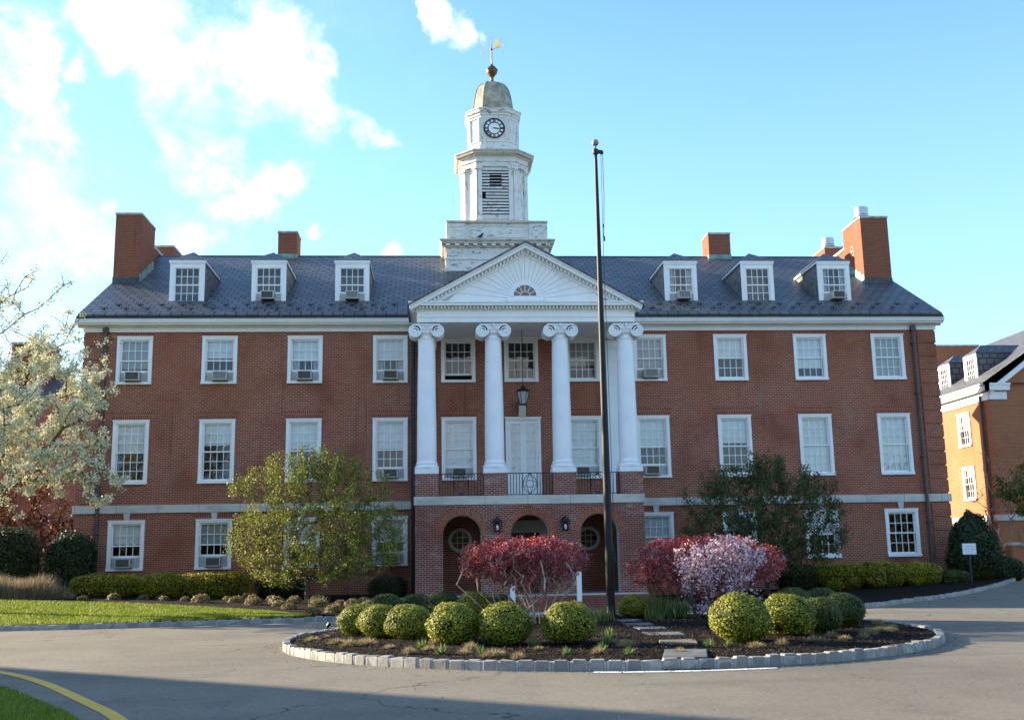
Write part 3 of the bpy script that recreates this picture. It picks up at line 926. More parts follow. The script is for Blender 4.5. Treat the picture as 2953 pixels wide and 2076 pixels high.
def blind_geo(w, h, frac, scallop=False):
    mb = MB(); x0, x1 = -w / 2 + .13, w / 2 - .13; zt = h - .12; zb = zt - (h - .25) * frac
    n = 16; v = []
    for i in range(n + 1):
        x = x0 + (x1 - x0) * i / n
        zz = zb + (.05 * abs(math.sin(math.pi * i / 4)) if scallop else 0)
        v += [(x, .17, zz), (x, .17, zt)]
    f = [(2 * i, 2 * i + 2, 2 * i + 3, 2 * i + 1) for i in range(n)]
    return mb.add(v, f)


def curtain_geo(w, h, side, wide, z0=.12, z1=None):
    z1 = z1 or h - .12
    x = -w / 2 + .13 if side < 0 else w / 2 - .13; v = []; n = 10
    for i in range(n + 1):
        xx = x - side * wide * i / n; yy = .21 + .025 * math.sin(i * 2.1)
        v += [(xx, yy, z0), (xx, yy, z1)]
    f = [(2 * i, 2 * i + 2, 2 * i + 3, 2 * i + 1) for i in range(n)]
    return MB().add(v, f)


AC_N = 0


def air_con(x, y, z, dark, label, s=1.0):
    e = empty('window_air_conditioner', (x, y, z), label, 'air conditioner', 'air conditioners in the window openings')
    key = 'ac%d%.2f' % (dark, s)

    def case():
        mb = MB(); w = .56 * s; hh = .35 * s
        mb.box(-w / 2, w / 2, -.34, .1, .0, hh)
        t = .035
        for a in ((-w / 2, -w / 2 + t, 0, hh), (w / 2 - t, w / 2, 0, hh), (-w / 2 + t, w / 2 - t, 0, t), (-w / 2 + t, w / 2 - t, hh - t, hh)):
            mb.box(a[0], a[1], -.365, -.34, a[2], a[3])
        for k in range(5): mb.box(w / 2, w / 2 + .004, -.28, -.08, .06 + k * .05, .085 + k * .05, 1)
        mb.box(-w / 2 - .03, w / 2 + .03, -.2, -.1, -.025, 0, 1)
        return mb.build('case', [M['ac_tan'], M['iron']])

    def grille():
        mb = MB(); w = .56 * s - .07; hh = .35 * s
        for k in range(9):
            z = .04 + k * (hh - .08) / 9; mb.box(-w / 2, w / 2, -.357, -.341, z, z + (hh - .08) / 9 * .82)
        return mb.build('grille', M['ac_dark' if dark else 'ac_grey'])
    inst(key + 'c', 'case', e, (0, 0, 0), case); inst(key + 'g', 'grille', e, (0, 0, 0), grille)
    return e


def filler(w, xo, lift, s, mat):
    """side panels each side of an air conditioner"""
    mb = MB(); a, b_ = -w / 2 + .145, w / 2 - .145; hw = .56 * s / 2
    z0, z1 = .1, .1 + lift
    mb.box(a, xo - hw - .003, .088, .1, z0, z1); mb.box(xo + hw + .003, b_, .088, .1, z0, z1)
    if lift > .36 * s: mb.box(xo - hw, xo + hw, .088, .1, z0 + .352 * s, z1)
    return mb.build('side_panel', mat)


def window(x, z, h, rows, frac, bl='blind', scallop=False, curtains=0, ac=None, w=W, y=0, parent=B, lift=0, name='window'):
    """ac = (dark, x offset, label)"""
    L = .39 if ac else lift
    k = 'w%.3f_%.3f' % (w, h)
    win = inst(k, name, parent, (x, y, z), lambda: casing(w, h))
    inst(k + 's%d%.2f' % (rows, L), 'sash', win, (0, 0, 0), lambda: sash(w, h, rows, L))
    inst(k + 'p%.2f' % L, 'pane', win, (0, 0, 0), lambda: pane(w, h, L))
    if frac > 0:
        o = blind_geo(w, h, min(.98, frac + random.uniform(-.035, .035)), scallop).build('blind', M[bl], win)
    if curtains:
        for s in (-1, 1):
            curtain_geo(w, h, s, curtains, .12 + L).build('curtain', M['curtain'], win)
    if ac:
        d, xo, lab = ac
        filler(w, xo, L, 1.0, M['blind_grey' if d else 'ac_tan']).parent = win
        air_con(x + xo, y, z + .115, d, lab)
    return win


hT, hM, hG = ZTt - ZT, ZMt - ZM, ZGt - ZG
LAB = 'air conditioner in %s'
T = [(.72, 'blind_grey', 0, (1, .02, 'window air conditioner in the top floor window by the left corner of the brick wall')),
     (.47, 'blind', 0, (0, .08, 'pale window air conditioner in the second top floor window from the left corner')),
     (.50, 'blind', .26, (1, .02, 'dark fronted window air conditioner in the third top floor window from the left corner')),
     (.48, 'blind', .26, (1, .02, 'dark window air conditioner in the top floor window just left of the columns')),
     (.73, 'blind_grey', 0, (0, -.02, 'window air conditioner in the top floor window just right of the columns')),
     (.50, 'blind', 0, None), (.76, 'blind', 0, None), (.97, 'blind_grey', 0, None)]
for x, (fr, bl, cu, ac) in zip(COLX, T): window(x, ZT, hT, 2, fr, bl, curtains=cu, ac=ac)
Mi = [(.50, 'blind', True, None), (.44, 'blind', True, None), (.50, 'blind', False, None),
      (.50, 'blind', False, (1, .03, 'window air conditioner in the tall middle floor window just left of the columns')),
      (.50, 'blind', False, (1, -.12, 'window air conditioner in the tall middle floor window just right of the columns')),
      (.45, 'blind', False, None), (.98, 'blind', False, None), (.98, 'blind', False, None)]
for x, (fr, bl, scp, ac) in zip(COLX, Mi): window(x, ZM, hM, 3, fr, bl, scp, ac=ac)
G = [(.5, 'blind', True, (1, 0, 'window air conditioner in the ground floor window by the left corner downpipe')),
     (.5, 'blind_grey', False, (1, .05, 'window air conditioner in the second ground floor window from the left corner')),
     (.5, 'blind', False, None),
     (.5, 'blind', False, (1, .1, 'window air conditioner in the ground floor window behind the olive green tree')),
     (.97, 'blind', False, None), (.4, 'blind', False, None), (.5, 'blind', False, None), (0, 'blind', False, None)]
for x, (fr, bl, scp, ac) in zip(COLX, G): window(x, ZG, hG, 2, fr, bl, scp, ac=ac)
hC = 10.2 - ZT
window(CENX[0], ZT, hC, 2, 0, lift=.2)
window(CENX[1], ZT, hC, 2, 0)
window(CENX[2], ZT, hC, 2, .62, 'blind_grey')
window(CENX[0], ZM, hM, 3, .98, ac=(1, .0, 'window air conditioner behind the left balcony railing between the columns'))
window(CENX[2], ZM, hM, 3, .98, ac=(1, -.15, 'window air conditioner behind the right balcony railing beside the flagpole'))

# balcony door
fr = MB(); x0, x1 = .15 - .7, .15 + .7
fr.box(x0, x0 + .1, -.05, .06, 3.75, 6.87); fr.box(x1 - .1, x1, -.05, .06, 3.75, 6.87); fr.box(x0, x1, -.05, .06, 6.87, 6.98); fr.box(x0 - .03, x1 + .03, -.09, -.05, 6.93, 7.0)
door = fr.build('balcony_door', M['white'], B)
for s in (-1, 1):
    d = MB(); a, b_ = (x0 + .102, .15 - .002) if s < 0 else (.15 + .002, x1 - .102)
    d.box(a, a + .11, .0, .045, 3.76, 6.86); d.box(b_ - .11, b_, .0, .045, 3.76, 6.86); d.box(a + .11, b_ - .11, .0, .045, 6.72, 6.86); d.box(a + .11, b_ - .11, .0, .045, 4.62, 4.72); d.box(a + .11, b_ - .11, 0, .045, 3.76, 3.92)
    d.box(a + .11, b_ - .11, .02, .035, 3.92, 4.62)
    xm = (a + b_) / 2; d.box(xm - .013, xm + .013, .008, .04, 4.72, 6.72)
    for k in range(1, 6): z = 4.72 + 2.0 * k / 6; d.box(a + .11, b_ - .11, .01, .038, z - .012, z + .012)
    for z in (4.3, 5.3, 6.5): d.box(a - .012 if s < 0 else b_ - .006, a + .006 if s < 0 else b_ + .012, -.012, 0, z, z + .13, 1)
    d.build('door_leaf', [M['white'], M['iron']], door)
MB().face([(x0 + .1, .028, 4.7), (x1 - .1, .028, 4.7), (x1 - .1, .028, 6.75), (x0 + .1, .028, 6.75)]).build('pane', M['glass'], door)
MB().face([(x0 + .1, .07, 4.6), (x1 - .1, .07, 4.6), (x1 - .1, .07, 6.86), (x0 + .1, .07, 6.86)]).build('blind', M['blind'], door)

# ---- eaves: frieze, cornice, gutter
for side, x in ((-1, XL), (1, XR)):
    fz = MB(); cn = MB(); gt = MB()
    a, b_ = (XL - .06, -4.0) if side < 0 else (4.12, XR + .06)
    fz.box(a, b_, -.06, 0, 10.50, 10.70); fz.box(a, b_, -.09, -.06, 10.58, 10.62)
    a, b_ = (XL - .25, -4.25) if side < 0 else (4.4, XR + .25)
    cn.prism([(-.06, 10.66), (-.14, 10.66), (-.20, 10.72), (-.42, 10.72), (-.42, 10.76), (-.50, 10.78), (-.57, 10.93), (-.06, 10.93)][::-1], lambda p, s: (s, p[0], p[1]), a, b_)
    gt.box(a + .06, b_ - .06, -.575, -.1, 10.932, 11.045)
    gt.box(a + .05, b_ - .05, -.60, -.576, 10.945, 10.985, 1)
    nx = int((b_ - a) / 2.3)
    for k in range(nx): xx = a + .8 + k * 2.3 + .3 * math.sin(k * 5); gt.box(xx, xx + .05, -.60, -.576, 10.986, 11.05, 1)
    c0, c1 = sorted((x + side * .002, x + side * .25)); cn.box(c0, c1, -.06, .75, 10.72, 10.93)      # returns round the corner
    c0, c1 = sorted((x, x + side * .06)); fz.box(c0, c1, 0, .8, 10.5, 10.70)
    fz.build('frieze', M['white'], B); cn.build('cornice', M['white'], B); gt.build('gutter', [M['black'], M['gutter']], B)

# ---- main roof
rf = MB(); th = .06; xa, xb = XL - .14, XR + .14
for (y0, z0, y1, z1, s) in ((EY, EZ, RY, RZ, 1), (RY, RZ, 2 * RY - EY, EZ, 0)):
    L = math.hypot(y1 - y0, z1 - z0)
    rf.face([(xa, y0, z0), (xb, y0, z0), (xb, y1, z1), (xa, y1, z1)], [(xa, 0), (xb, 0), (xb, L), (xa, L)])
    rf.face([(xa, y0, z0 - th), (xb, y0, z0 - th), (xb, y1, z1 - th), (xa, y1, z1 - th)][::-1])
rf.face([(xa, EY, EZ - th), (xb, EY, EZ - th), (xb, EY, EZ), (xa, EY, EZ)])
for x, fl in ((xa, 1), (xb, 0)):
    pts = [(x, EY, EZ - th), (x, EY, EZ), (x, RY, RZ), (x, 2 * RY - EY, EZ), (x, 2 * RY - EY, EZ - th), (x, RY, RZ - th)]
    rf.face(pts if fl == 0 else pts[::-1])
roof = rf.build('roof', M['slate'], B)
rc = MB(); rc.prism([(RY - .12, RZ - .045), (RY, RZ + .035), (RY + .12, RZ - .045)][::-1], lambda p, s: (s, p[0], p[1]), XL + .6, XR - .6)
rc.build('ridge_cap', M['gutter'], roof)


# snow guards, two staggered rows
def snow_guard():
    mb = MB(); mb.box(-.012, .012, -.05, .14, 0, .012)
    for a in (0, .8, -.8): mb.hexa([(-.012, -.05, .0), (.012, -.05, 0), (.012, -.03, 0), (-.012, -.03, 0), (math.sin(a) * .13 - .014, -.06, .13), (math.sin(a) * .13 + .014, -.06, .13), (math.sin(a) * .13 + .014, -.04, .13), (math.sin(a) * .13 - .014, -.04, .13)])
    mb.box(-.13, .13, -.066, -.05, .04, .07)
    return mb.build('snow_guard', M['iron'])


sgs = []
for row, (yy, off) in enumerate(((-.18, 0.0), (.28, .42))):
    for x in np.arange(-16.3 + off, 17.0, .84):
        if -4.6 < x < 4.8: continue
        sgs.append((x, yy))
for x, yy in sgs[:100]: inst('snow', 'snow_guard', B, (x, yy, roofz(yy) + .003), snow_guard)

# vent pipes through the slate
for x, y in ((-3.2, 2.5), (3.1, 2.6), (-4.05, -.05 + .9)):
    mb = MB(); z = roofz(y); mb.lathe([(.07, z - .1), (.07, z + .25), (.05, z + .25)], x, y, 10); mb.box(x - .14, x + .14, y - .14, y + .14, z - .12, z + .03)
    mb.build('vent_pipe', M['lead'], B, smooth=False)

# ---- dormers
DH = 13.73; DZ = 11.9; DY = .96


def dormer(x, ac, fr=0, bl='blind', cu=0):
    hw = .70
    yb = (DH - EZ) / SL + EY
    mb = MB()
    for s in (-1, 1):
        xx = x + s * (hw - .03)
        pts = [(xx, DY + .05, DZ), (xx, yb, DH), (xx, DY + .05, DH)]
        mb.face(pts if s < 0 else pts[::-1])
    mb.face([(x - hw + .03, DY + .05, DZ), (x + hw - .03, DY + .05, DZ), (x + hw - .03, yb, DH - .06), (x - hw + .03, yb, DH - .06)])
    d = mb.build('dormer', M['slate_cheek'], B)
    w = MB(); wi = 1.02; hh = 1.45; z0 = DZ + .06
    # casing boards of the front
    w.box(x - hw, x - wi / 2, DY, DY + .06, DZ, DH - .11); w.box(x + wi / 2, x + hw, DY, DY + .06, DZ, DH - .11)
    w.box(x - wi / 2, x + wi / 2, DY, DY + .06, z0 + hh, DH - .11); w.box(x - wi / 2, x + wi / 2, DY, DY + .06, DZ, z0 + .04)
    w.box(x - hw - .035, x + hw + .035, DY - .05, DY + .06, DH - .105, DH - .01); w.box(x - hw - .015, x + hw + .015, DY - .025, DY, DH - .17, DH - .105)
    w.box(x - wi / 2 - .05, x + wi / 2 + .05, DY - .02, DY, z0 + hh - .02, z0 + hh + .045); w.box(x - wi / 2 - .05, x - wi / 2, DY - .02, DY, z0 + .04, z0 + hh - .02); w.box(x + wi / 2, x + wi / 2 + .05, DY - .02, DY, z0 + .04, z0 + hh - .02)
    w.box(x - hw, x + hw, DY - .035, DY - .003, DZ - .03, DZ + .04)
    for s in (-1, 1):                          # eaves trim running back to the slate
        a, b_ = sorted((x + s * (hw - .03), x + s * (hw + .035))); w.box(a, b_, DY + .06, yb - .15, DH - .105, DH - .01)
    w.build('front_frame', M['white'], d)
    r = MB(); e = hw + .05; y0 = DY - .07; rz = DH + .62; yh = DY + 1.0; yr = (rz - EZ) / SL + EY; z = DH
    r.face([(x - e, y0, z), (x + e, y0, z), (x, yh, rz)])
    r.face([(x - e, y0, z), (x, yh, rz), (x, yr, rz), (x - e, yb + .05, z)]); r.face([(x + e, y0, z), (x + e, yb + .05, z), (x, yr, rz), (x, yh, rz)])
    r.face([(x - e, y0, z - .012), (x + e, y0, z - .012), (x + e, yb, z - .012), (x - e, yb, z - .012)][::-1])
    for a in range(1):
        r.face([(x - e, y0, z - .012), (x + e, y0, z - .012), (x + e, y0, z), (x - e, y0, z)])
    r.build('dormer_roof', M['slate'], d)
    L = .36 if ac else 0
    sw = wi + .10
    inst('dsash%.2f' % L, 'sash', d, (x, DY - .005, z0 - .06), lambda: sash(sw + .19, hh + .21, 2, L) if False else dsash(wi, hh, L))
    MB().face([(x - wi / 2, DY + .05, z0 + L), (x + wi / 2, DY + .05, z0 + L), (x + wi / 2, DY + .055, z0 + hh), (x - wi / 2, DY + .05, z0 + hh)]).build('pane', M['glass'], d)
    MB().box(x - wi / 2 - .1, x + wi / 2 + .1, DY + .75, DY + .8, DZ + .3, DH - .05).build('interior', M['interior'], d)
    if cu:
        for s in (-1, 1):
            c = MB(); v = []
            for i in range(9): v += [(x + s * (wi / 2 - i * .03), DY + .12 + .02 * math.sin(i * 2), z0 + L), (x + s * (wi / 2 - i * .03), DY + .12 + .02 * math.sin(i * 2), z0 + hh)]
            c.add(v, [(2 * i, 2 * i + 2, 2 * i + 3, 2 * i + 1) for i in range(8)]); c.build('curtain', M['curtain'], d)
    if ac:
        dk, xo, lab = ac
        hwid = .27
        f = MB(); f.box(x - wi / 2, x + xo - hwid, DY + .02, DY + .035, z0, z0 + L); f.box(x + xo + hwid, x + wi / 2, DY + .02, DY + .035, z0, z0 + L)
        f.build('side_panel', M['blind_grey'], d)
        air_con(x + xo, DY - .03, z0 + .055, dk, lab, .94)


def dsash(wi, hh, L):
    mb = MB(); x0, x1 = -wi / 2 + .001, wi / 2 - .001; z0, z1 = .061, hh + .058; zm = (z0 + z1) / 2
    sash_geo(mb, x0, x1, zm - .03, z1, .02, 4, 2)
    if L: sash_geo(mb, x0, x1, z0 + L, zm + .01, .045, 4, 1, rail_b=.06)
    else: sash_geo(mb, x0, x1, z0, zm + .01, .045, 4, 2, rail_b=.06)
    return mb.build('sash', M['white'])


for x, ac, cu in ((-13.43, None, 0), (-10.13, (1, .0, 'air conditioner in the second dormer from the left chimney'), 0), (-6.73, (0, .02, 'pale air conditioner in the dormer next left of the pediment'), 0),
                  (7.04, (0, .05, 'pale air conditioner in the dormer next right of the pediment'), .2), (10.35, None, 0), (13.68, (1, .03, 'air conditioner in the dormer nearest the right twin chimneys'), .2)):
    dormer(x, ac, cu=cu)

# ---- end chimneys with the curtain wall between, and ridge chimneys


def chimney(x0, x1, y0, y1, zb, zt, name='chimney', mat='brick_dark', flash=True):
    mb = MB(); mb.box(x0, x1, y0, y1, zb, zt - .1); c = mb.build(name, M[mat], B)
    t = MB(); t.box(x0 - .03, x1 + .03, y0 - .03, y1 + .03, zt - .1, zt); t.build('chimney_cap', M['coping'], c, bevel=.01)
    return c


cl = chimney(-17.12, -16.02, 3.3, 5.5, 12.3, 16.52); cr_ = chimney(-17.12, -16.05, 9.0, 11.2, 12.5, 16.75)
c2 = chimney(16.03, 17.3, 3.3, 5.4, 12.3, 16.52); c3 = chimney(16.45, 17.4, 8.9, 11.0, 12.5, 16.75)
for xa_, xb_ in ((-17.1, -16.4), (16.65, 17.35)):
    mb = MB(); mb.box(xa_, xb_, 5.4, 9.0, 12.5, 15.93); p = mb.build('parapet', M['brick_dark'], B)
    t = MB(); t.box(xa_ - .05, xb_ + .05, 5.52, 8.88, 15.93, 16.06); t.build('coping', M['coping'], p)
# copper flashing stepped along the chimney sides
for xs_, s in ((-16.02, 1), (16.03, -1)):
    f = MB()
    for k in range(6):
        y0 = 3.3 + k * .36; z = roofz(y0); a, b_ = sorted((xs_ + s * .002, xs_ + s * .014))
        f.prism([(y0, z), (y0 + .36, z + .36 * SL), (y0 + .36, z + .36 * SL + .28 + .05 * (k % 2)), (y0, z + .36 * SL + .24)], lambda p, q_: (q_, p[0], p[1]), a, b_)
    f.build('flashing', M['copper'], B)
mb = MB(); mb.box(-17.14, -16.0, 3.282, 3.298, roofz(3.29), roofz(3.29) + .3); mb.build('flashing', M['gutter'], B)
mb = MB(); mb.box(16.01, 17.32, 3.282, 3.298, roofz(3.29), roofz(3.29) + .26); mb.build('flashing', M['gutter'], B)
for ch, x, y, z in ((c2, 16.5, 4.2, 16.52), (c3, 17.0, 9.8, 16.75)):
    mb = MB(); mb.lathe([(.25, z), (.25, z + .2), (.36, z + .22), (.36, z + .27), (.27, z + .29), (.31, z + .33), (.31, z + .68), (.05, z + .7)], x, y, 20)
    mb.build('flue_cap', M['steel'], ch, smooth=False)
mb = MB(); mb.box(16.016, 16.029, 4.3, 4.55, 14.95, 15.4); mb.box(16.01, 16.016, 4.34, 4.51, 15.0, 15.14, 1); mb.box(16.01, 16.016, 4.34, 4.51, 15.21, 15.35, 1); mb.build('vent_plate', [M['coping'], M['black']], B)
for x0, x1, zt in ((-10.76, -9.86, 16.95), (10.02, 11.1, 16.95)):
    c = chimney(x0, x1, 7.25, 8.5, 15.3, zt)
    f = MB(); f.box(x0 - .02, x1 + .02, 7.23, 7.25, 15.4, 15.83); f.box(x0 - .02, x0, 7.25, 8.3, 15.5, 15.83); f.box(x1, x1 + .02, 7.25, 8.3, 15.5, 15.83); f.build('flashing', M['copper'], c)

# ---- downpipes
for xp, xb_, y, z0, m_, r in ((-16.22, -16.18, -.12, .3, 'downpipe', .075), (16.43, 16.41, -.12, .2, 'downpipe', .075), (-4.2, -4.2, -.14, .1, 'iron', .085)):
    mb = MB(); mb.path([(xp, y, 10.68), (xp, y, 7), (xb_, y, z0)], r, 8)
    for z in (2.6, 5.2, 7.8, 9.9): mb.box(xp - .1, xp + .1, y - .09, 0, z, z + .05)
    mb.box(xp - .1, xp + .1, y - .1, -.02, 10.45, 10.66)
    mb.build('downpipe', M[m_], B, smooth=False)

# ================================================================== PORTICO (parts of the hall)
AX0, AX1, AY, AT = -4.07, 4.24, -3.4, .45
ARCH = [(-2.39, .68), (.05, .68), (2.58, .69)]
ZS = 2.34; ZB = 3.40
ar = MB(); y = AY
edges = [AX0] + [e for c, a in ARCH for e in (c - a, c + a)] + [AX1]
for yy, fl in ((AY, False), (AY + AT, True)):
    for i in range(0, len(edges), 2):
        p = [(edges[i], yy, -.5), (edges[i + 1], yy, -.5), (edges[i + 1], yy, ZB), (edges[i], yy, ZB)]
        ar.face(p[::-1] if fl else p)
    for c, a in ARCH:
        n = 20
        for k in range(n):
            t0, t1 = math.pi * (1 - k / n), math.pi * (1 - (k + 1) / n)
            p = [(c + a * math.cos(t0), yy, ZS + a * math.sin(t0)), (c + a * math.cos(t1), yy, ZS + a * math.sin(t1)), (c + a * math.cos(t1), yy, ZB), (c + a * math.cos(t0), yy, ZB)]
            ar.face(p[::-1] if fl else p)
for x, fl in ((AX0, 1), (AX1, 0)):
    p = [(x, AY, -.5), (x, 0, -.5), (x, 0, ZB), (x, AY, ZB)]; ar.face(p[::-1] if fl else p)
    xi = x + (.4 if fl else -.4); p = [(xi, AY + AT, -.5), (xi, 0, -.5), (xi, 0, ZB), (xi, AY + AT, ZB)]; ar.face(p if fl else p[::-1])
arc = ar.build('arcade', M['brick_old'], B)
rv = MB()
for c, a in ARCH:
    n = 20; prof = [(c - a, .2)] + [(c + a * math.cos(math.pi * (1 - k / n)), ZS + a * math.sin(math.pi * (1 - k / n))) for k in range(n + 1)] + [(c + a, .2)]
    for p0, p1 in zip(prof[:-1], prof[1:]):
        rv.face([(p0[0], AY, p0[1]), (p1[0], AY, p1[1]), (p1[0], AY + AT, p1[1]), (p0[0], AY + AT, p0[1])][::-1])
rv.build('arch_reveal', M['plaster'], arc)
for c, a in ARCH:
    vr = MB(); n = 28; r0, r1 = a + .003, a + .29
    for k in range(n):
        t0, t1 = math.pi * k / n, math.pi * (k + 1) / n
        P = lambda r, t: (c + r * math.cos(t), AY - .007, ZS + r * math.sin(t))
        vr.face([P(r0, t1), P(r0, t0), P(r1, t0), P(r1, t1)][::-1][::-1], [(0, .84 * t1), (0, .84 * t0), (.29, .84 * t0), (.29, .84 * t1)])
    vr.build('arch_ring', M['brick'], arc)
fl = MB(); fl.box(AX0 + .4, AX1 - .4, AY + .02, 0, -.45, .19); fl.box(AX0 - .01, AX1 + .01, AY - .20, AY + .45, .10, .205, 1)
fl.build('porch_floor', [M['concrete'], M['lime']], B)
st = MB()
st.box(AX0 + .2, AX1 - .1, -4.7, AY - .2, -.6, .155)
for k, (y0, y1, z) in enumerate(((-5.1, -4.7, -.01), (-5.5, -5.1, -.175))): st.box(AX0 + .2, AX1 - .1, y0, y1, -.6, z)
st.box(-3.0, 3.2, -6.4, -5.5, -.6, -.30, 1)
st.build('entrance_steps', [M['brick_inner'], M['concrete']], B, bevel=.01)
# stone band over the arches and the balcony slab
bd = MB(); bd.box(AX0 - .035, AX1 + .035, AY - .04, 0, ZB + .002, 3.715); bd.build('stone_band', M['lime'], B, bevel=.012)
# entrance doorway, round windows
e = MB(); e.box(-.95, 1.05, -.09, -.003, 2.45, 2.86); e.box(-.98, 1.08, -.13, -.003, 2.80, 2.92); e.box(.72, .98, -.10, -.003, .2, 2.45); e.box(-.88, -.62, -.10, -.003, .2, 2.45)
dr = e.build('entrance_door', M['cream'], B)
d = MB(); d.box(-.62, .72, .12, .17, .2, 2.45)
for a in (-.55, .08):
    for z0, z1 in ((.35, 1.1), (1.25, 2.25)): d.box(a, a + .56, .10, .12, z0, z1)
d.build('door_leaf', M['downpipe'], dr)
for x in (-2.39, 2.64):
    w = MB(); n = 32
    def ring(r, yv): return [(x + r * math.cos(2 * math.pi * k / n), yv, 2.2 + r * math.sin(2 * math.pi * k / n)) for k in range(n)]
    rs = [ring(.335, .05), ring(.335, -.06), ring(.40, -.075), ring(.47, -.05), ring(.47, -.001)]
    for A, C in zip(rs[:-1], rs[1:]):
        for k in range(n): w.face([A[k], A[(k + 1) % n], C[(k + 1) % n], C[k]])
    for o in (-.11, .11):
        L = math.sqrt(.335 ** 2 - o * o); w.box(x + o - .014, x + o + .014, .0, .03, 2.2 - L, 2.2 + L); w.box(x - L, x + L, .003, .027, 2.2 + o - .014, 2.2 + o + .014)
    rw = w.build('round_window', M['cream'], B)
    MB().face([q for q in ring(.34, .04)]).build('pane', M['glass'], rw)

# pedestals, columns
CX = [-3.64, -1.15, 1.36, 3.83]; CYY = -2.97


def col_shaft():
    mb = MB(); pr = [(.355, 0), (.358, .1), (.356, .8), (.35, 1.6), (.335, 2.8), (.315, 3.8), (.30, 4.5), (.295, 4.55), (.315, 4.58), (.315, 4.62), (.295, 4.64), (.295, 4.72)]
    mb.lathe(pr, n=36); return mb.build('column', M['white_col'], smooth=True)


def col_base():
    mb = MB(); mb.box(-.43, .43, -.43, .43, 0, .17)
    pr = [(.42, .172)] + [(.40 + .045 * math.sin(t), .172 + .07 * (1 - math.cos(t))) for t in np.linspace(0.2, math.pi - .3, 7)] + [(.385, .31), (.375, .33), (.385, .345), (.40, .36), (.40, .40), (.372, .42), (.357, .50)]
    mb.lathe(pr, n=36); return mb.build('column_base', M['white_col'], bevel=.0)


def capital():
    mb = MB()
    mb.lathe([(.29, 0), (.33, .04), (.37, .10), (.38, .16), (.36, .20)], n=32)
    mb.box(-.44, .44, -.36, .36, .17, .36); mb.box(-.50, .50, -.40, .40, .37, .415); mb.box(-.47, .47, -.38, .38, .345, .37)
    for s in (-1, 1):
        cx_ = s * .415; cz = .155; n = 28
        prof = [(.245, -.34), (.245, -.385), (.205, -.395), (.20, -.36), (.155, -.36), (.15, -.385), (.105, -.39), (.10, -.36), (.065, -.36), (.06, -.395), (.0, -.40)]
        full = [(.001, .40), (.06, .395), (.10, .36), (.205, .39), (.245, .385), (.235, .25), (.19, .1), (.185, 0), (.19, -.1), (.235, -.25)] + prof
        rings = [[(cx_ + max(r, .001) * math.cos(2 * math.pi * k / n), yv, cz + max(r, .001) * math.sin(2 * math.pi * k / n)) for k in range(n)] for r, yv in full]
        mb.rings([q[::-1] for q in rings[::-1]])
    for k in range(9):
        xx = -.2 + k * .05; mb.box(xx - .017, xx + .017, -.395, -.36, .19, .26)
    mb.path([(0, -.40, .30), (0, -.42, .38), (0, -.41, .42)], [.05, .06, .03], 8)
    return mb.build('capital', M['white_col'])


for k, x in enumerate(CX):
    mb = MB(); mb.box(x - .425, x + .425, AY + .005, -2.54, 3.717, 4.53); mb.build('pedestal', M['brick_old'], B)
    c = inst('shaft', 'column', B, (x, CYY, 4.95), col_shaft)
    inst('cbase', 'column_base', c, (0, 0, -.415), col_base)
    inst('cap', 'capital', c, (0, 0, 4.71), capital)
for x in (CX[0], CX[3]):
    mb = MB(); mb.box(x - .33, x + .33, -.12, -.001, 4.5, 9.75); mb.box(x - .38, x + .38, -.16, -.001, 3.72, 4.5); mb.box(x - .37, x + .37, -.16, -.001, 9.75, 10.08)
    mb.build('pilaster', M['white_col'], B)

# entablature
en = MB()
EX0, EX1 = -3.98, 4.16


def frame_layer(x0, x1, y0, depth, z0, z1):
    en.box(x0, x1, y0, y0 + depth, z0, z1); en.box(x0, x0 + depth, y0 + depth, 0, z0, z1); en.box(x1 - depth, x1, y0 + depth, 0, z0, z1)


frame_layer(EX0, EX1, -3.40, .86, 10.125, 10.31); frame_layer(EX0 - .03, EX1 + .03, -3.43, .80, 10.31, 10.345); frame_layer(EX0, EX1, -3.40, .70, 10.345, 10.565)
frame_layer(EX0 - .04, EX1 + .04, -3.44, .6, 10.565, 10.60)
frame_layer(EX0 - .04, EX1 + .04, -3.44, .6, 10.60, 10.70)
frame_layer(EX0 - .27, EX1 + .27, -3.70, .9, 10.70, 10.80); frame_layer(EX0 - .31, EX1 + .31, -3.74, .9, 10.80, 10.85)
ent = en.build('entablature', M['white'], B)
dn = MB(); n = 62
for k in range(n):
    x = EX0 - .1 + (EX1 - EX0 + .2) * (k + .25) / n; dn.box(x, x + .066, -3.58, -3.441, 10.605, 10.697)
for x, s in ((EX0 - .041, -1), (EX1 + .041, 1)):
    for k in range(19):
        yv = -3.4 + k * .135; a, b_ = sorted((x, x + s * .13)); dn.box(a, b_, yv, yv + .066, 10.605, 10.697)
dn.box(EX0 - .12, EX1 + .12, -3.4435, -3.4405, 10.603, 10.698)
for x in (EX0 - .0435, EX1 + .0405): dn.box(x, x + .003, -3.44, -.8, 10.603, 10.698)
dn.build('dentils', M['white'], ent)
MB().box(EX0 + .5, EX1 - .5, -2.6, -.12, 10.22, 10.26).build('portico_ceiling', M['white'], B)
cm_ = MB(); cm_.box(EX0 + .8, EX1 - .8, -.115, -.002, 10.16, 10.26)
for k in range(40): x = EX0 + .86 + k * .165; cm_.box(x, x + .09, -.17, -.116, 10.19, 10.255)
cm_.build('ceiling_moulding', M['white'], B)

# pediment: radiating boards, fan window, raking cornice
APX = .08; slp = .553; HB = 10.85
AZ = 13.09


def rakez(x, off): return AZ - off - slp * abs(x - APX)


pc = (.06, 10.98); Rw = .60
bx0, bx1 = APX - (AZ - .42 - HB) / slp, APX + (AZ - .42 - HB) / slp


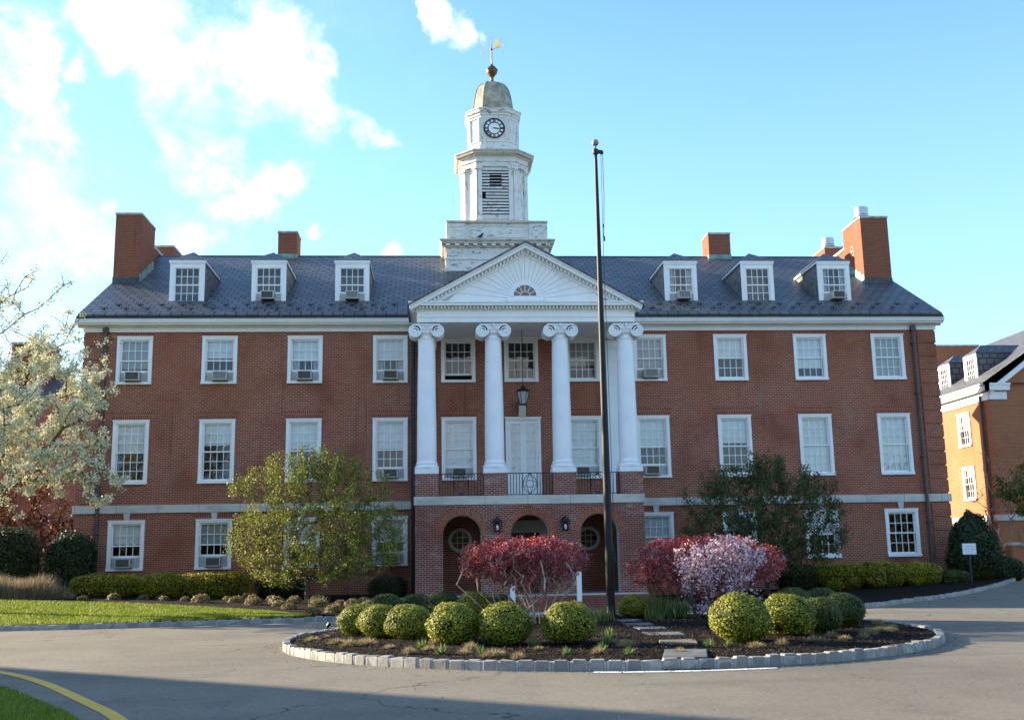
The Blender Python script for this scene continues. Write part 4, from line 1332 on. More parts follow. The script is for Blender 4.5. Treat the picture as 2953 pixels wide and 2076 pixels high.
def hit_tri(t):
    dx, dz = math.cos(t), math.sin(t); best = 99
    # rake lines z = AZ-.40 - slp*|x-APX|
    for s in (-1, 1):
        den = dz + slp * s * dx
        if abs(den) > 1e-6:
            q = (AZ - .40 + slp * s * (APX - pc[0]) - pc[1]) / den if True else 0
            if q > 0:
                x = pc[0] + q * dx
                if (x - APX) * s >= -1e-6: best = min(best, q)
    if dz < 0:
        q = (HB - pc[1]) / dz; best = min(best, q)
    return best


ped = MB()
ped.face([(bx0 - .2, -3.36, HB), (bx1 + .2, -3.36, HB), (APX, -3.36, AZ - .36)])
pedo = ped.build('pediment', M['plaster'], B)
bo = MB(); nb = 22; ts = [R(-2.5) + (math.pi + R(5)) * k / nb for k in range(nb + 1)]
for k in range(nb):
    t0, t1 = ts[k], ts[k + 1]; g_ = .006
    tt = [t0 + (t1 - t0) * j / 4 for j in range(5)]
    inn = [(pc[0] + (Rw - .06) * math.cos(t), pc[1] + (Rw - .06) * math.sin(t)) for t in tt]
    q0, q1 = hit_tri(t0), hit_tri(t1)
    out_ = [(pc[0] + q0 * math.cos(t0), pc[1] + q0 * math.sin(t0))]
    for tc_ in (math.atan2(AZ - .40 - pc[1], APX - pc[0]),):
        if t0 < tc_ < t1: out_.append((APX, AZ - .40))
    out_.append((pc[0] + q1 * math.cos(t1), pc[1] + q1 * math.sin(t1)))
    poly = inn[::-1] + out_
    # inset along the two ray edges to leave an open joint
    def ins(p):
        a = math.atan2(p[1] - pc[1], p[0] - pc[0]); r = math.hypot(p[0] - pc[0], p[1] - pc[1])
        da = g_ / max(r, .3)
        if abs(a - t0) < 1e-4: a += da
        elif abs(a - t1) < 1e-4: a -= da
        return (pc[0] + r * math.cos(a), pc[1] + r * math.sin(a))
    poly = [ins(p) for p in poly]
    bo.prism(poly, lambda p, a: (p[0], a, p[1]), -3.385, -3.361)
bo.build('tympanum_boards', M['white'], pedo)
fw_ = MB(); n = 24; cz0 = 11.10
for r0, r1, y0, y1 in ((.43, .50, -3.44, -3.37), (.50, .62, -3.41, -3.37)):
    for k in range(n):
        t0, t1 = math.pi * k / n, math.pi * (k + 1) / n
        P = lambda r, t, yv: (.05 + r * math.cos(t), yv, cz0 + r * math.sin(t))
        fw_.hexa([P(r0, t0, y0), P(r1, t0, y0), P(r1, t0, y1), P(r0, t0, y1), P(r0, t1, y0), P(r1, t1, y0), P(r1, t1, y1), P(r0, t1, y1)])
fw_.box(.05 - .66, .05 + .66, -3.45, -3.37, cz0 - .17, cz0 - .02); fw_.box(.05 - .43, .05 + .43, -3.42, -3.39, cz0 - .02, cz0 + .02)
for k in range(1, 6):
    t = math.pi * k / 6; a, b_ = .19, .43; dx, dz = math.cos(t), math.sin(t); px_, pz_ = -dz * .012, dx * .012
    fw_.hexa([(.05 + a * dx + px_, -3.415, cz0 + a * dz + pz_), (.05 + b_ * dx + px_, -3.415, cz0 + b_ * dz + pz_), (.05 + b_ * dx - px_, -3.415, cz0 + b_ * dz - pz_), (.05 + a * dx - px_, -3.415, cz0 + a * dz - pz_),
              (.05 + a * dx + px_, -3.395, cz0 + a * dz + pz_), (.05 + b_ * dx + px_, -3.395, cz0 + b_ * dz + pz_), (.05 + b_ * dx - px_, -3.395, cz0 + b_ * dz - pz_), (.05 + a * dx - px_, -3.395, cz0 + a * dz - pz_)])
for k in range(12):
    t0, t1 = math.pi * k / 12, math.pi * (k + 1) / 12
    P = lambda r, t, yv: (.05 + r * math.cos(t), yv, cz0 + r * math.sin(t))
    fw_.hexa([P(.18, t0, -3.415), P(.205, t0, -3.415), P(.205, t0, -3.395), P(.18, t0, -3.395), P(.18, t1, -3.415), P(.205, t1, -3.415), P(.205, t1, -3.395), P(.18, t1, -3.395)])
fan = fw_.build('fan_window', M['white'], pedo)
MB().face([(.05 + .44 * math.cos(math.pi * k / 20), -3.390, cz0 + .44 * math.sin(math.pi * k / 20)) for k in range(21)]).build('pane', M['glass'], fan)
MB().face([(.05 + .44 * math.cos(math.pi * k / 20), -3.3865, cz0 + .44 * math.sin(math.pi * k / 20)) for k in range(21)]).build('dark_backing', M['downpipe'], fan)
rk = MB(); rd = MB()
xe0, xe1 = APX - 4.33, APX + 4.33


def rake_bar(mb, o0, o1, y0, y1, ext):
    for s in (-1, 1):
        xe = APX + s * ext
        poly = [(APX, rakez(APX, o1)), (xe, rakez(xe, o1)), (xe, rakez(xe, o0)), (APX, rakez(APX, o0))]
        if s < 0: poly = poly[::-1]
        mb.prism(poly, lambda p, a: (p[0], a, p[1]), y0, y1)


rake_bar(rk, .0, .07, -3.78, -3.2, 4.34); rake_bar(rk, .07, .19, -3.73, -3.2, 4.30)
rake_bar(rk, .19, .33, -3.46, -3.3, 4.1); rake_bar(rk, .33, .40, -3.43, -3.3, 3.96)
rk.build('raking_cornice', M['white'], pedo)
for s in (-1, 1):
    for k in range(28):
        x = APX + s * (.08 + k * .137)
        x2 = x + s * .07; z = lambda xx, o: rakez(xx, o)
        v_ = [(x, -3.60, z(x, .30)), (x2, -3.60, z(x2, .30)), (x2, -3.461, z(x2, .30)), (x, -3.461, z(x, .30)), (x, -3.60, z(x, .20)), (x2, -3.60, z(x2, .20)), (x2, -3.461, z(x2, .20)), (x, -3.461, z(x, .20))]
        rd.hexa(v_)
rake_bar(rd, .2, .3, -3.4635, -3.4605, 3.95)
rd.build('dentils', M['white'], pedo)
pr_ = MB(); yb = (AZ + .07 - EZ) / SL + EY
for s in (-1, 1):
    xe = APX + s * 4.42; ze = rakez(xe, -.06); za = rakez(APX, -.06); L = math.hypot(4.42, za - ze)
    for dz, f_ in ((0, 1), (-.055, 0)):
        y2 = (ze - EZ) / SL + EY + .4
        p = [(xe, -3.84, ze + dz), (APX, -3.84, za + dz), (APX, yb + .1, za + dz), (xe, y2, ze + dz)]
        uv = [(-3.84, 0), (-3.84, L), (yb, L), (y2, 0)]
        if (s < 0) == bool(f_): p = p[::-1]; uv = uv[::-1]
        pr_.face(p, uv)
    q_ = [(xe, -3.84, ze - .055), (APX, -3.84, za - .055), (APX, -3.84, za), (xe, -3.84, ze)]
    pr_.face(q_ if s < 0 else q_[::-1])
pr_.build('portico_roof', M['slate'], B)

# balcony railings between the pedestals
for k, (x0, x1) in enumerate(((-3.2, -1.6), (-.71, .92), (1.8, 3.39))):
    rl = MB(); y_ = -3.2; zt, zb = 4.545, 3.74; t = .013
    rl.box(x0, x1, y_ - .02, y_ + .02, zt - .03, zt); rl.box(x0, x1, y_ - t, y_ + t, zb, zb + .03)
    c = (x0 + x1) / 2; n = 15
    for i in range(n + 1):
        x = x0 + (x1 - x0) * i / n
        if abs(x - c) < .24: continue
        rl.box(x - t, x + t, y_ - t, y_ + t, zb + .03, zt - .03)
    for sx in (-.27, .27): rl.box(c + sx - t, c + sx + t, y_ - t, y_ + t, zb + .03, zt - .03)
    zc = (zt + zb) / 2; H = (zt - zb) / 2 - .02
    for s in (-1, 1):
        rl.path([(c + s * .26 * math.sin(math.pi * u), y_, zc - H + 2 * H * u) for u in np.linspace(0, 1, 13)], .013, 5)
        rl.path([(c, y_, zc + H), (c + s * .11, y_, zc + H * .35), (c + s * .26, y_, zc), (c + s * .11, y_, zc - H * .35), (c, y_, zc - H)], .012, 5)
    rl.path([(c + .13 * math.cos(u), y_, zc + .13 * math.sin(u)) for u in np.linspace(0, 2 * math.pi, 17)], .012, 5)
    rl.build('balcony_railing', M['iron'], B)


# ================================================================== CLOCK TOWER (parts of the hall)
TX, TY = -.44, 7.6


def octv(h, c): return [(TX - h + c, TY - h), (TX + h - c, TY - h), (TX + h, TY - h + c), (TX + h, TY + h - c), (TX + h - c, TY + h), (TX - h + c, TY + h), (TX - h, TY + h - c), (TX - h, TY - h + c)]


def octp(mb, prof, mi=0):
    mb.rings([[(x, y, z) for x, y in octv(h, c)] for h, c, z in prof], mi)


def sqp(mb, prof, mi=0):
    mb.rings([[(TX - h, TY - h, z), (TX + h, TY - h, z), (TX + h, TY + h, z), (TX - h, TY + h, z)] for h, z in prof], mi)


tb = MB(); sqp(tb, [(2.38, 13.5), (2.38, 14.95), (2.42, 14.97), (2.42, 15.05), (2.37, 15.07), (2.37, 15.55)])
base = tb.build('tower_base', M['peel'], B)
ld = MB(); sqp(ld, [(2.44, 15.55), (2.46, 15.62), (2.40, 15.621), (2.40, 15.70)]); sqp(ld, [(2.57, 15.70), (2.60, 15.80), (2.66, 15.84), (2.66, 15.90), (2.36, 15.98)])
ld.build('base_cornice', M['ledge'], base)
md = MB(); n = 12
for k in range(n):
    o = -2.38 + 4.6 * k / (n - 1)
    md.box(TX + o, TX + o + .2, TY - 2.57, TY - 2.401, 15.60, 15.698); md.box(TX - 2.57, TX - 2.401, TY + o, TY + o + .2, 15.60, 15.698); md.box(TX + 2.401, TX + 2.57, TY + o, TY + o + .2, 15.60, 15.698)
for k in range(9):                        # carved swags of the frieze
    o = TX - 2.0 + k * .5
    md.path([(o + .14 * math.cos(u), TY - 2.375, 15.42 + .13 * math.sin(u)) for u in np.linspace(math.pi, 2 * math.pi, 9)], .022, 5)
    md.box(o + .21, o + .27, TY - 2.39, TY - 2.37, 15.12, 15.46)
md.box(TX - 2.40, TX + 2.40, TY - 2.403, TY - 2.39, 15.60, 15.698); md.box(TX - 2.403, TX - 2.39, TY - 2.39, TY + 2.4, 15.60, 15.698); md.box(TX + 2.39, TX + 2.403, TY - 2.39, TY + 2.4, 15.60, 15.698)
md.build('modillions', M['peel'], base)
bl = MB(); sqp(bl, [(2.24, 15.97), (2.24, 16.76)])
for s in (-1, 1):
    for a, b_ in (((TX + s * 1.9) - .42, (TX + s * 1.9) + .42),):
        bl.box(a, b_, TY - 2.31, TY - 2.241, 15.99, 16.74)
    bl.box(TX + s * 2.31 - .03, TX + s * 2.31 + .03, TY - 2.3, TY - 1.5, 15.99, 16.74)
for a, b_ in ((-1.30, 1.30),):
    for z0, z1 in ((16.08, 16.12), (16.62, 16.66)): bl.box(TX + a, TX + b_, TY - 2.275, TY - 2.241, z0, z1)
    for xx in (a, b_ - .05): bl.box(TX + xx, TX + xx + .05, TY - 2.274, TY - 2.241, 16.121, 16.619)
for s in (-1, 1):
    xx = TX + s * 1.9
    for z0, z1 in ((16.12, 16.15), (16.58, 16.61)): bl.box(xx - .3, xx + .3, TY - 2.335, TY - 2.311, z0, z1)
    for o in (-.3, .27): bl.box(xx + o, xx + o + .03, TY - 2.334, TY - 2.311, 16.151, 16.579)
blk = bl.build('tower_attic', M['peel'], B)
lg = MB(); sqp(lg, [(2.33, 16.76), (2.36, 16.80), (2.36, 16.86), (1.7, 16.90)]); octp(lg, [(1.84, .80, 16.88), (1.82, .79, 17.0), (1.72, .74, 17.04), (1.70, .73, 17.14)])
lg.build('attic_ledge', M['ledge'], blk)

# belfry
bf = MB(); H8, C8 = 1.52, .68; zb, zt = 17.14, 19.80; lw = .66; l0, l1 = 17.30, 19.62
ov = octv(H8, C8)
for i in range(8):
    p, q_ = ov[i], ov[(i + 1) % 8]
    if i == 0:
        y_ = TY - H8; xs_ = [p[0], TX - lw, TX + lw, q_[0]]
        for a, b_, z0, z1 in ((xs_[0], xs_[1], zb, zt), (xs_[2], xs_[3], zb, zt), (xs_[1], xs_[2], zb, l0), (xs_[1], xs_[2], l1, zt)):
            bf.face([(a, y_, z0), (b_, y_, z0), (b_, y_, z1), (a, y_, z1)])
        bf.face([(TX - lw, y_, l0), (TX - lw, y_ + .15, l0), (TX - lw, y_ + .15, l1), (TX - lw, y_, l1)][::-1]); bf.face([(TX + lw, y_, l0), (TX + lw, y_ + .15, l0), (TX + lw, y_ + .15, l1), (TX + lw, y_, l1)])
    else:
        bf.face([(p[0], p[1], zb), (q_[0], q_[1], zb), (q_[0], q_[1], zt), (p[0], p[1], zt)])
for i in range(8):
    p, q_ = Vector(ov[i] + (0,)), Vector(ov[(i + 1) % 8] + (0,)); d_ = (q_ - p).normalized(); nrm = Vector((d_.y, -d_.x, 0)); L = (q_ - p).length
    for o in (.0, L - .2):
        a = p + d_ * o; b_ = p + d_ * (o + .2); o1 = nrm * .055
        if i % 2 == 0 and False: continue
        def hx(z0, z1, e, pr):
            A_ = a - d_ * e; B_ = b_ + d_ * e; N_ = nrm * pr
            bf.hexa([(A_.x + N_.x, A_.y + N_.y, z0), (B_.x + N_.x, B_.y + N_.y, z0), (B_.x, B_.y, z0), (A_.x, A_.y, z0), (A_.x + N_.x, A_.y + N_.y, z1), (B_.x + N_.x, B_.y + N_.y, z1), (B_.x, B_.y, z1), (A_.x, A_.y, z1)])
        hx(17.16 + .2, 19.62, 0, .07 + .003 * i); hx(17.14, 17.36, .025, .11 + .003 * i); hx(19.62, 19.68, .02, .09 + .003 * i); hx(19.68, 19.80, .045, .13 + .003 * i)
for z0, z1 in ((l0 - .09, l0), (l1, l1 + .07)): bf.box(TX - lw - .07, TX + lw + .07, TY - H8 - .05, TY - H8 - .001, z0, z1)
for s in (-1, 1): bf.box(TX + s * (lw + .035) - .035, TX + s * (lw + .035) + .035, TY - H8 - .048, TY - H8 - .001, l0, l1)
bel = bf.build('belfry', M['peel_v'], B)
lv = MB(); ns = 15; y_ = TY - H8
for k in range(ns):
    z = l0 + (l1 - l0) * (k + .15) / ns; hh = (l1 - l0) / ns
    spans = [(-lw, lw)]
    kk = ns - 1 - k
    if kk in (1, 2, 3, 4):
        spans = [(-lw, -.28), (.30, lw)]
        lv.box(TX - .279, TX + .299, y_ + .0, y_ + .02, z + hh * .4, z + hh * .56)
    elif kk in (7, 8): spans = [(-lw + .2, lw)]
    for a, b_ in spans:
        lv.hexa([(TX + a, y_ - .005, z), (TX + b_, y_ - .005, z), (TX + b_, y_ + .13, z + hh * .55), (TX + a, y_ + .13, z + hh * .55), (TX + a, y_ - .005, z + hh * .56), (TX + b_, y_ - .005, z + hh * .56), (TX + b_, y_ + .13, z + hh * 1.0), (TX + a, y_ + .13, z + hh * 1.0)])
lv.build('louvre', M['peel'], bel)
MB().box(TX - lw - .1, TX + lw + .1, y_ + .2, y_ + .25, l0 - .05, l1 + .05).build('louvre_backing', M['black'], bel)
eb = MB(); octp(eb, [(1.62, .70, 19.80), (1.62, .70, 20.02), (1.66, .715, 20.03), (1.66, .715, 20.06), (1.62, .70, 20.07), (1.62, .70, 20.30), (1.70, .73, 20.31), (1.72, .74, 20.36)])
eb.build('belfry_entablature', M['peel'], bel)
el_ = MB(); octp(el_, [(1.84, .80, 20.38), (1.88, .82, 20.47), (1.92, .84, 20.50), (1.92, .84, 20.56), (1.40, .62, 20.74)])
el_.build('belfry_cornice', M['ledge'], bel)
dd = MB()
for k in range(22): x = TX - .98 + k * .09; dd.box(x, x + .05, TY - 1.80, TY - 1.70, 20.325, 20.375)
dd.build('dentils', M['peel'], bel)

# clock stage
cs = MB(); octp(cs, [(1.33, .60, 20.70), (1.33, .60, 20.86), (1.28, .58, 20.90), (1.28, .58, 21.02), (1.21, .555, 21.06), (1.21, .555, 22.56)])
oc = octv(1.21, .555)
for i in (0, 1, 7, 2, 6):
    p, q_ = Vector(oc[i] + (0,)), Vector(oc[(i + 1) % 8] + (0,)); d_ = (q_ - p).normalized(); nrm = Vector((d_.y, -d_.x, 0)); L = (q_ - p).length
    pr = .03 + .002 * i
    for (o0, o1, z0, z1) in ((.07, .13, 21.2, 22.46), (L - .13, L - .07, 21.2, 22.46), (.131, L - .131, 22.40, 22.46), (.131, L - .131, 21.2, 21.26)):
        a, b_ = p + d_ * o0, p + d_ * o1; N_ = nrm * pr
        cs.hexa([(a.x + N_.x, a.y + N_.y, z0), (b_.x + N_.x, b_.y + N_.y, z0), (b_.x, b_.y, z0), (a.x, a.y, z0), (a.x + N_.x, a.y + N_.y, z1), (b_.x + N_.x, b_.y + N_.y, z1), (b_.x, b_.y, z1), (a.x, a.y, z1)])
stg = cs.build('clock_stage', M['peel_v'], B)
cc = MB(); octp(cc, [(1.25, .57, 22.56), (1.25, .57, 22.66), (1.31, .60, 22.70), (1.33, .61, 22.84), (1.36, .62, 22.86), (1.36, .62, 22.90), (1.0, .46, 22.98)])
cc.build('stage_cornice', M['peel'], stg)
cy_ = TY - 1.21; ck = MB(); CXk, CZk = TX, 21.87


def cp_(r, t, yv): return (CXk + r * math.sin(t), yv, CZk + r * math.cos(t))


ck.prism([(.50 * math.cos(2 * math.pi * k / 40), .50 * math.sin(2 * math.pi * k / 40)) for k in range(40)], lambda p, a: (CXk + p[0], a, CZk + p[1]), cy_ - .045, cy_ - .001)
for r0, r1 in ((.44, .515), (.275, .31)):
    for k in range(40):
        t0, t1 = 2 * math.pi * k / 40, 2 * math.pi * (k + 1) / 40
        ck.hexa([cp_(r0, t0, cy_ - .058), cp_(r1, t0, cy_ - .058), cp_(r1, t0, cy_ - .044), cp_(r0, t0, cy_ - .044), cp_(r0, t1, cy_ - .058), cp_(r1, t1, cy_ - .058), cp_(r1, t1, cy_ - .044), cp_(r0, t1, cy_ - .044)], 1)


def stroke(hour, u0, r0, u1, r1, w):
    t = 2 * math.pi * hour / 12
    def pt(u, r): return (CXk + r * math.sin(t) + u * math.cos(t), CZk + r * math.cos(t) - u * math.sin(t))
    a, b_ = Vector(pt(u0, r0)), Vector(pt(u1, r1)); d_ = (b_ - a).normalized(); n_ = Vector((-d_.y, d_.x)) * w / 2
    q = [a + n_, b_ + n_, b_ - n_, a - n_]
    ck.prism([(v.x, v.y) for v in q], lambda p, s: (p[0], s, p[1]), cy_ - .056, cy_ - .0445, 1)


ROM = ['XII', 'I', 'II', 'III', 'IV', 'V', 'VI', 'VII', 'VIII', 'IX', 'X', 'XI']
for h, s in enumerate(ROM):
    wd = {'I': .040, 'V': .068, 'X': .068}; tot = sum(wd[c] for c in s); u = -tot / 2; ra, rb = .305, .45
    for c in s:
        m_ = u + wd[c] / 2
        if c == 'I': stroke(h, m_, ra, m_, rb, .030)
        elif c == 'V': stroke(h, m_, ra, m_ - .026, rb, .028); stroke(h, m_, ra, m_ + .026, rb, .018)
        else: stroke(h, m_ - .026, ra, m_ + .026, rb, .018); stroke(h, m_ + .026, ra, m_ - .026, rb, .028)
        u += wd[c]
ck.build('clock_face', [M['white'], M['navy']], stg)
for nm, L, w_, ang, yo in (('minute_hand', .36, .03, 96, .07), ('hour_hand', .25, .05, 98, .064)):
    hd = MB(); t = R(ang); d_ = Vector((math.sin(t), math.cos(t))); n_ = Vector((-d_.y, d_.x)); o = Vector((CXk, CZk))
    q = [o - d_ * .06 + n_ * w_ * .5, o - d_ * .06 - n_ * w_ * .5, o + d_ * L * .7 - n_ * w_ * .6, o + d_ * L, o + d_ * L * .7 + n_ * w_ * .6]
    hd.prism([(v.x, v.y) for v in q], lambda p, s: (p[0], s, p[1]), cy_ - yo, cy_ - yo + .004)
    hd.build(nm, M['navy'], stg)

# dome, finial, weathervane
dm = MB(); prof = [(1.02, 22.96), (.985, 23.10), (.955, 23.32), (.92, 23.60), (.875, 23.88), (.81, 24.15), (.72, 24.37), (.60, 24.54), (.47, 24.65), (.36, 24.70), (.28, 24.71)]
octp(dm, [(h, h * .46, z) for h, z in prof])
dmo = dm.build('dome', M['dome'], B)
rb_ = MB()
for i in range(8):
    rb_.path([octv(h + .004, (h + .004) * .46)[i] + (z,) for h, z in prof], .018, 5)
rb_.build('dome_ribs', M['lead'], dmo)
fn = MB(); fn.lathe([(.20, 24.71), (.13, 24.78), (.085, 24.85), (.085, 25.10), (.14, 25.13), (.16, 25.18), (.24, 25.26), (.275, 25.38), (.275, 25.42), (.30, 25.43), (.30, 25.47), (.26, 25.49), (.25, 25.53), (.17, 25.63), (.08, 25.70), (.05, 25.78), (.03, 25.82)], TX, TY, 24)
fn.build('finial', M['bronze'], dmo, smooth=True)
vr = MB(); vr.path([(TX, TY, 25.80), (TX, TY, 26.45), (TX, TY, 27.35)], [.035, .03, .006], 8); vr.lathe([(.02, 26.50), (.06, 26.55), (.06, 26.60), (.02, 26.65)], TX, TY, 10)
va = vr.build('weathervane', M['bronze'], B)
vd = Vector((.80, -.60, 0)); vc = Vector((TX, TY, 26.58)); vn = Vector((.60, .80, 0))
bar = MB(); bar.path([vc - vd * .58, vc + vd * .72], .022, 6)


def vplate(pts, th=.012):
    P3 = lambda p, a: tuple(vc + vd * p[0] + Vector((0, 0, p[1])) + vn * a)
    bar.prism(pts, P3, -th, th)


vplate([(-.70, 0), (-.56, -.07), (-.58, 0), (-.56, .07)]); vplate([(.60, .0), (.74, .06), (.78, .06), (.72, 0), (.78, -.06), (.74, -.06)])
# eagle with raised wings
vplate([(.22, .04), (.36, .02), (.46, .06), (.50, .16), (.46, .24), (.58, .44), (.50, .46), (.40, .30), (.34, .38), (.36, .50), (.26, .46), (.18, .34), (.16, .20)])
bar.build('vane_arrow', M['gold'], va)

# the small bird on the tower ledge
bd_ = MB(); bx, by, bz = -1.22, TY - 2.45, 15.965
bd_.path([(bx - .16, by, bz + .10), (bx - .06, by, bz + .10), (bx + .02, by, bz + .12), (bx + .07, by, bz + .19), (bx + .10, by, bz + .235), (bx + .14, by, bz + .235), (bx + .19, by, bz + .225)], [.012, .05, .065, .05, .04, .025, .004], 10)
for s in (-.02, .02): bd_.path([(bx + .0, by + s, bz + .08), (bx + .005, by + s, bz)], .008, 5)
tag(bd_.build('bird', M['bird'], smooth=True), 'small black bird perched on the white clock tower ledge', 'bird')

# ================================================================== LAMPS, POLE, SIGN
L = empty('hanging_lantern', (.05, -1.6, 7.25), 'black hanging lantern on a long rod above the balcony door', 'lantern')
mb = MB(); mb.path([(0, 0, .75), (0, 0, 2.97)], .014, 6); mb.build('rod', M['iron'], L)
mb = MB()
mb.lathe([(.27, .52), (.22, .60), (.10, .68), (.05, .72), (.03, .78)], 0, 0, 6); mb.lathe([(.13, 0), (.15, .05), (.05, .051)], 0, 0, 6)
for k in range(6):
    t = 2 * math.pi * k / 6; mb.path([(.14 * math.cos(t), .14 * math.sin(t), .03), (.24 * math.cos(t), .24 * math.sin(t), .53)], .014, 5)
mb.build('cage', M['iron'], L)
mb = MB(); mb.lathe([(.12, .06), (.215, .515)], 0, 0, 6); mb.build('lamp_glass', M['lampglass'], L)
F = empty('floodlight', (.12, 0, 7.0), 'cream box floodlight on the brick wall over the balcony door', 'light')
mb = MB(); mb.hexa([(-.14, -.18, .0), (.14, -.18, 0), (.14, -.02, 0), (-.14, -.02, 0), (-.14, -.30, .42), (.14, -.30, .42), (.14, -.02, .42), (-.14, -.02, .42)]); mb.build('housing', M['cream'], F, bevel=.02)
mb = MB(); mb.box(-.17, -.14, -.25, 0, .2, .62); mb.box(-.17, .14, -.06, 0, .44, .6); mb.build('bracket', M['bronze'], F)


def wall_lantern(x, label):
    e = empty('wall_lantern', (x, AY, 2.42), label, 'lantern', 'lanterns beside the middle arch')
    def cage():
        mb = MB(); mb.box(-.06, .06, -.03, 0, .2, .5)
        mb.path([(0, -.03, .44), (0, -.12, .53), (0, -.19, .5)], .014, 6)
        mb.lathe([(.19, .36), (.14, .43), (.05, .49), (.02, .56)], 0, -.19, 6); mb.lathe([(.10, 0), (.11, .03), (.03, .031)], 0, -.19, 6)
        for k in range(6):
            t = 2 * math.pi * k / 6; mb.path([(.10 * math.cos(t), -.19 + .10 * math.sin(t), .02), (.17 * math.cos(t), -.19 + .17 * math.sin(t), .37)], .017, 5)
        return mb.build('cage', M['iron'])
    inst('wl', 'cage', e, (0, 0, 0), cage)
    def bulb():
        mb = MB(); mb.lathe([(.035, .06), (.05, .1), (.045, .2), (.02, .25)], 0, -.19, 10); return mb.build('bulb', M['white'], smooth=True)
    inst('wlb', 'bulb', e, (0, 0, 0), bulb)


wall_lantern(-1.13, 'black wall lantern on the brick pier left of the middle arch')
wall_lantern(1.32, 'black wall lantern on the brick pier right of the middle arch')

# white side boards of the entrance steps
for x, lab in ((1.6, 'white painted handrail board beside the steps, right of the red bush'), (-.7, 'white painted handrail board glimpsed between the stems of the red bush')):
    hr = MB(); yh = -4.75
    hr.box(x - .085, x + .085, yh - .05, yh + .05, .0, .98 if x > 0 else .6)
    hr.hexa([(x - .0, yh - .05, -.45), (x + .085, yh - .05, -.45), (x + .085, yh + .05, -.45), (x, yh + .05, -.45), (x - .085, yh - .05, 0), (x + .085, yh - .05, 0), (x + .085, yh + .05, 0), (x - .085, yh + .05, 0)])
    h = hr.build('handrail', M['white'], bevel=.008)
    tag(h, lab, 'handrail')
    r_ = MB(); r_.hexa([(x - .05, yh + .05, .80), (x + .05, yh + .05, .80), (x + .05, AY - .205, 1.0), (x - .05, AY - .205, 1.0), (x - .05, yh + .05, .92), (x + .05, yh + .05, .92), (x + .05, AY - .205, 1.12), (x - .05, AY - .205, 1.12)])
    if x > 0: r_.build('rail', M['white'], h)

# flagpole
FP = empty('flagpole', (.74, -16.9, .16), 'tall dark flagpole with a pale ball on top, standing in the island bed', 'flagpole')
mb = MB(); mb.lathe([(.20, -.1), (.19, .03), (.13, .06), (.105, .10), (.105, .6), (.098, 1.5), (.086, 4), (.070, 7), (.052, 9.5), (.040, 11.1), (.038, 11.38)], 0, 0, 20); mb.build('pole', M['pole'], FP, smooth=True)
mb = MB(); mb.lathe([(.02, 11.38), (.02, 11.48), (.05, 11.5)] + [(.088 * math.sin(t), 11.56 - .088 * math.cos(t)) for t in np.linspace(.5, math.pi - .02, 9)], 0, 0, 16); mb.build('ball', M['lead'], FP, smooth=True)
mb = MB(); mb.lathe([(.07, 11.26), (.08, 11.3), (.08, 11.37), (.04, 11.4)], 0, 0, 14); mb.box(.0, .17, -.03, .03, 11.28, 11.36); mb.path([(.15, -.02, 11.3), (.15, .02, 11.3)], .05, 10); mb.build('truck', M['iron'], FP)
mb = MB(); mb.path([(.17, 0, 11.28), (.175, .0, 10.2), (.15, 0, 9.5), (.13, 0, 9.1)], .009, 5); mb.path([(.13, 0, 11.28), (.115, 0, 9), (.125, 0, 5), (.13, 0, 1.3)], .007, 5); mb.box(.13, .165, -.015, .015, 9.0, 9.12); mb.box(.12, .15, -.012, .012, 9.35, 9.43); mb.build('halyard', M['iron'], FP)
mb = MB(); mb.box(.09, .15, -.02, .02, 1.2, 1.45); mb.build('cleat', M['iron'], FP)

S = empty('sign', (16.28, -3.4, .3), 'small white notice board on a dark post in front of the dark evergreen', 'sign')
mb = MB(); mb.box(-.035, .035, -.03, .03, -.1, 1.18); mb.build('post', M['iron'], S)
mb = MB(); mb.box(-.26, .26, -.055, -.031, 1.02, 1.42); mb.build('panel', M['signwhite'], S, bevel=.008)
mb = MB()
for k, (a, b_) in enumerate(((-.12, .14), (-.17, .18), (-.10, .12))): mb.box(a, b_, -.0575, -.0555, 1.30 - k * .09, 1.325 - k * .09)
mb.build('faded_lines', M['signtext'], S)
gl_ = empty('spotlight', (-5.5, -19.3, .13), 'small black garden spotlight at the far left end of the island bed', 'light')
gl_.scale = (.6, .6, .6)
mb = MB(); mb.path([(0, 0, -.03), (0, 0, .14)], .012, 6); mb.build('stake', M['iron'], gl_)
mb = MB(); mb.path([(-.03, .02, .13), (.0, .0, .19), (.06, -.03, .27)], [.045, .06, .07], 10); mb.build('head', M['iron'], gl_)

# ================================================================== NEIGHBOURING BUILDINGS
# right: its long wall faces left into the sun; local x runs toward the photographer
NB = empty('neighbour_building', (25.0, 10.1, 0), 'sunlit orange brick building with slate roof and dormers behind the right end of the hall', 'building', rotz=-math.pi / 2)
NW = 1.34
nh = []
NX = [-2.85, -6.4, -9.9, -13.4, -17]
for x in NX:
    for a, b_ in ((6.84, 8.66), (4.0, 5.78)): nh.append((x - NW / 2 + .09, x + NW / 2 - .09, a + .09, b_ - .09))
wmn = wall_mesh(-24, 0, -.3, 9.4, nh, 0, .25)
wmn.face([(0, 0, -.3), (0, 12, -.3), (0, 12, 9.4), (0, 6, 13.75), (0, 0, 9.4)]); wmn.face([(-24, 12, -.3), (-24, 0, -.3), (-24, 0, 9.4), (-24, 6, 13.7), (-24, 12, 9.4)])
wmn.face([(0, 12, -.3), (-24, 12, -.3), (-24, 12, 9.4), (0, 12, 9.4)])
wmn.build('wall', M['brick_far'], NB)
MB().box(-23.5, -.5, .6, .7, 0, 9.3).build('interior', M['interior'], NB)
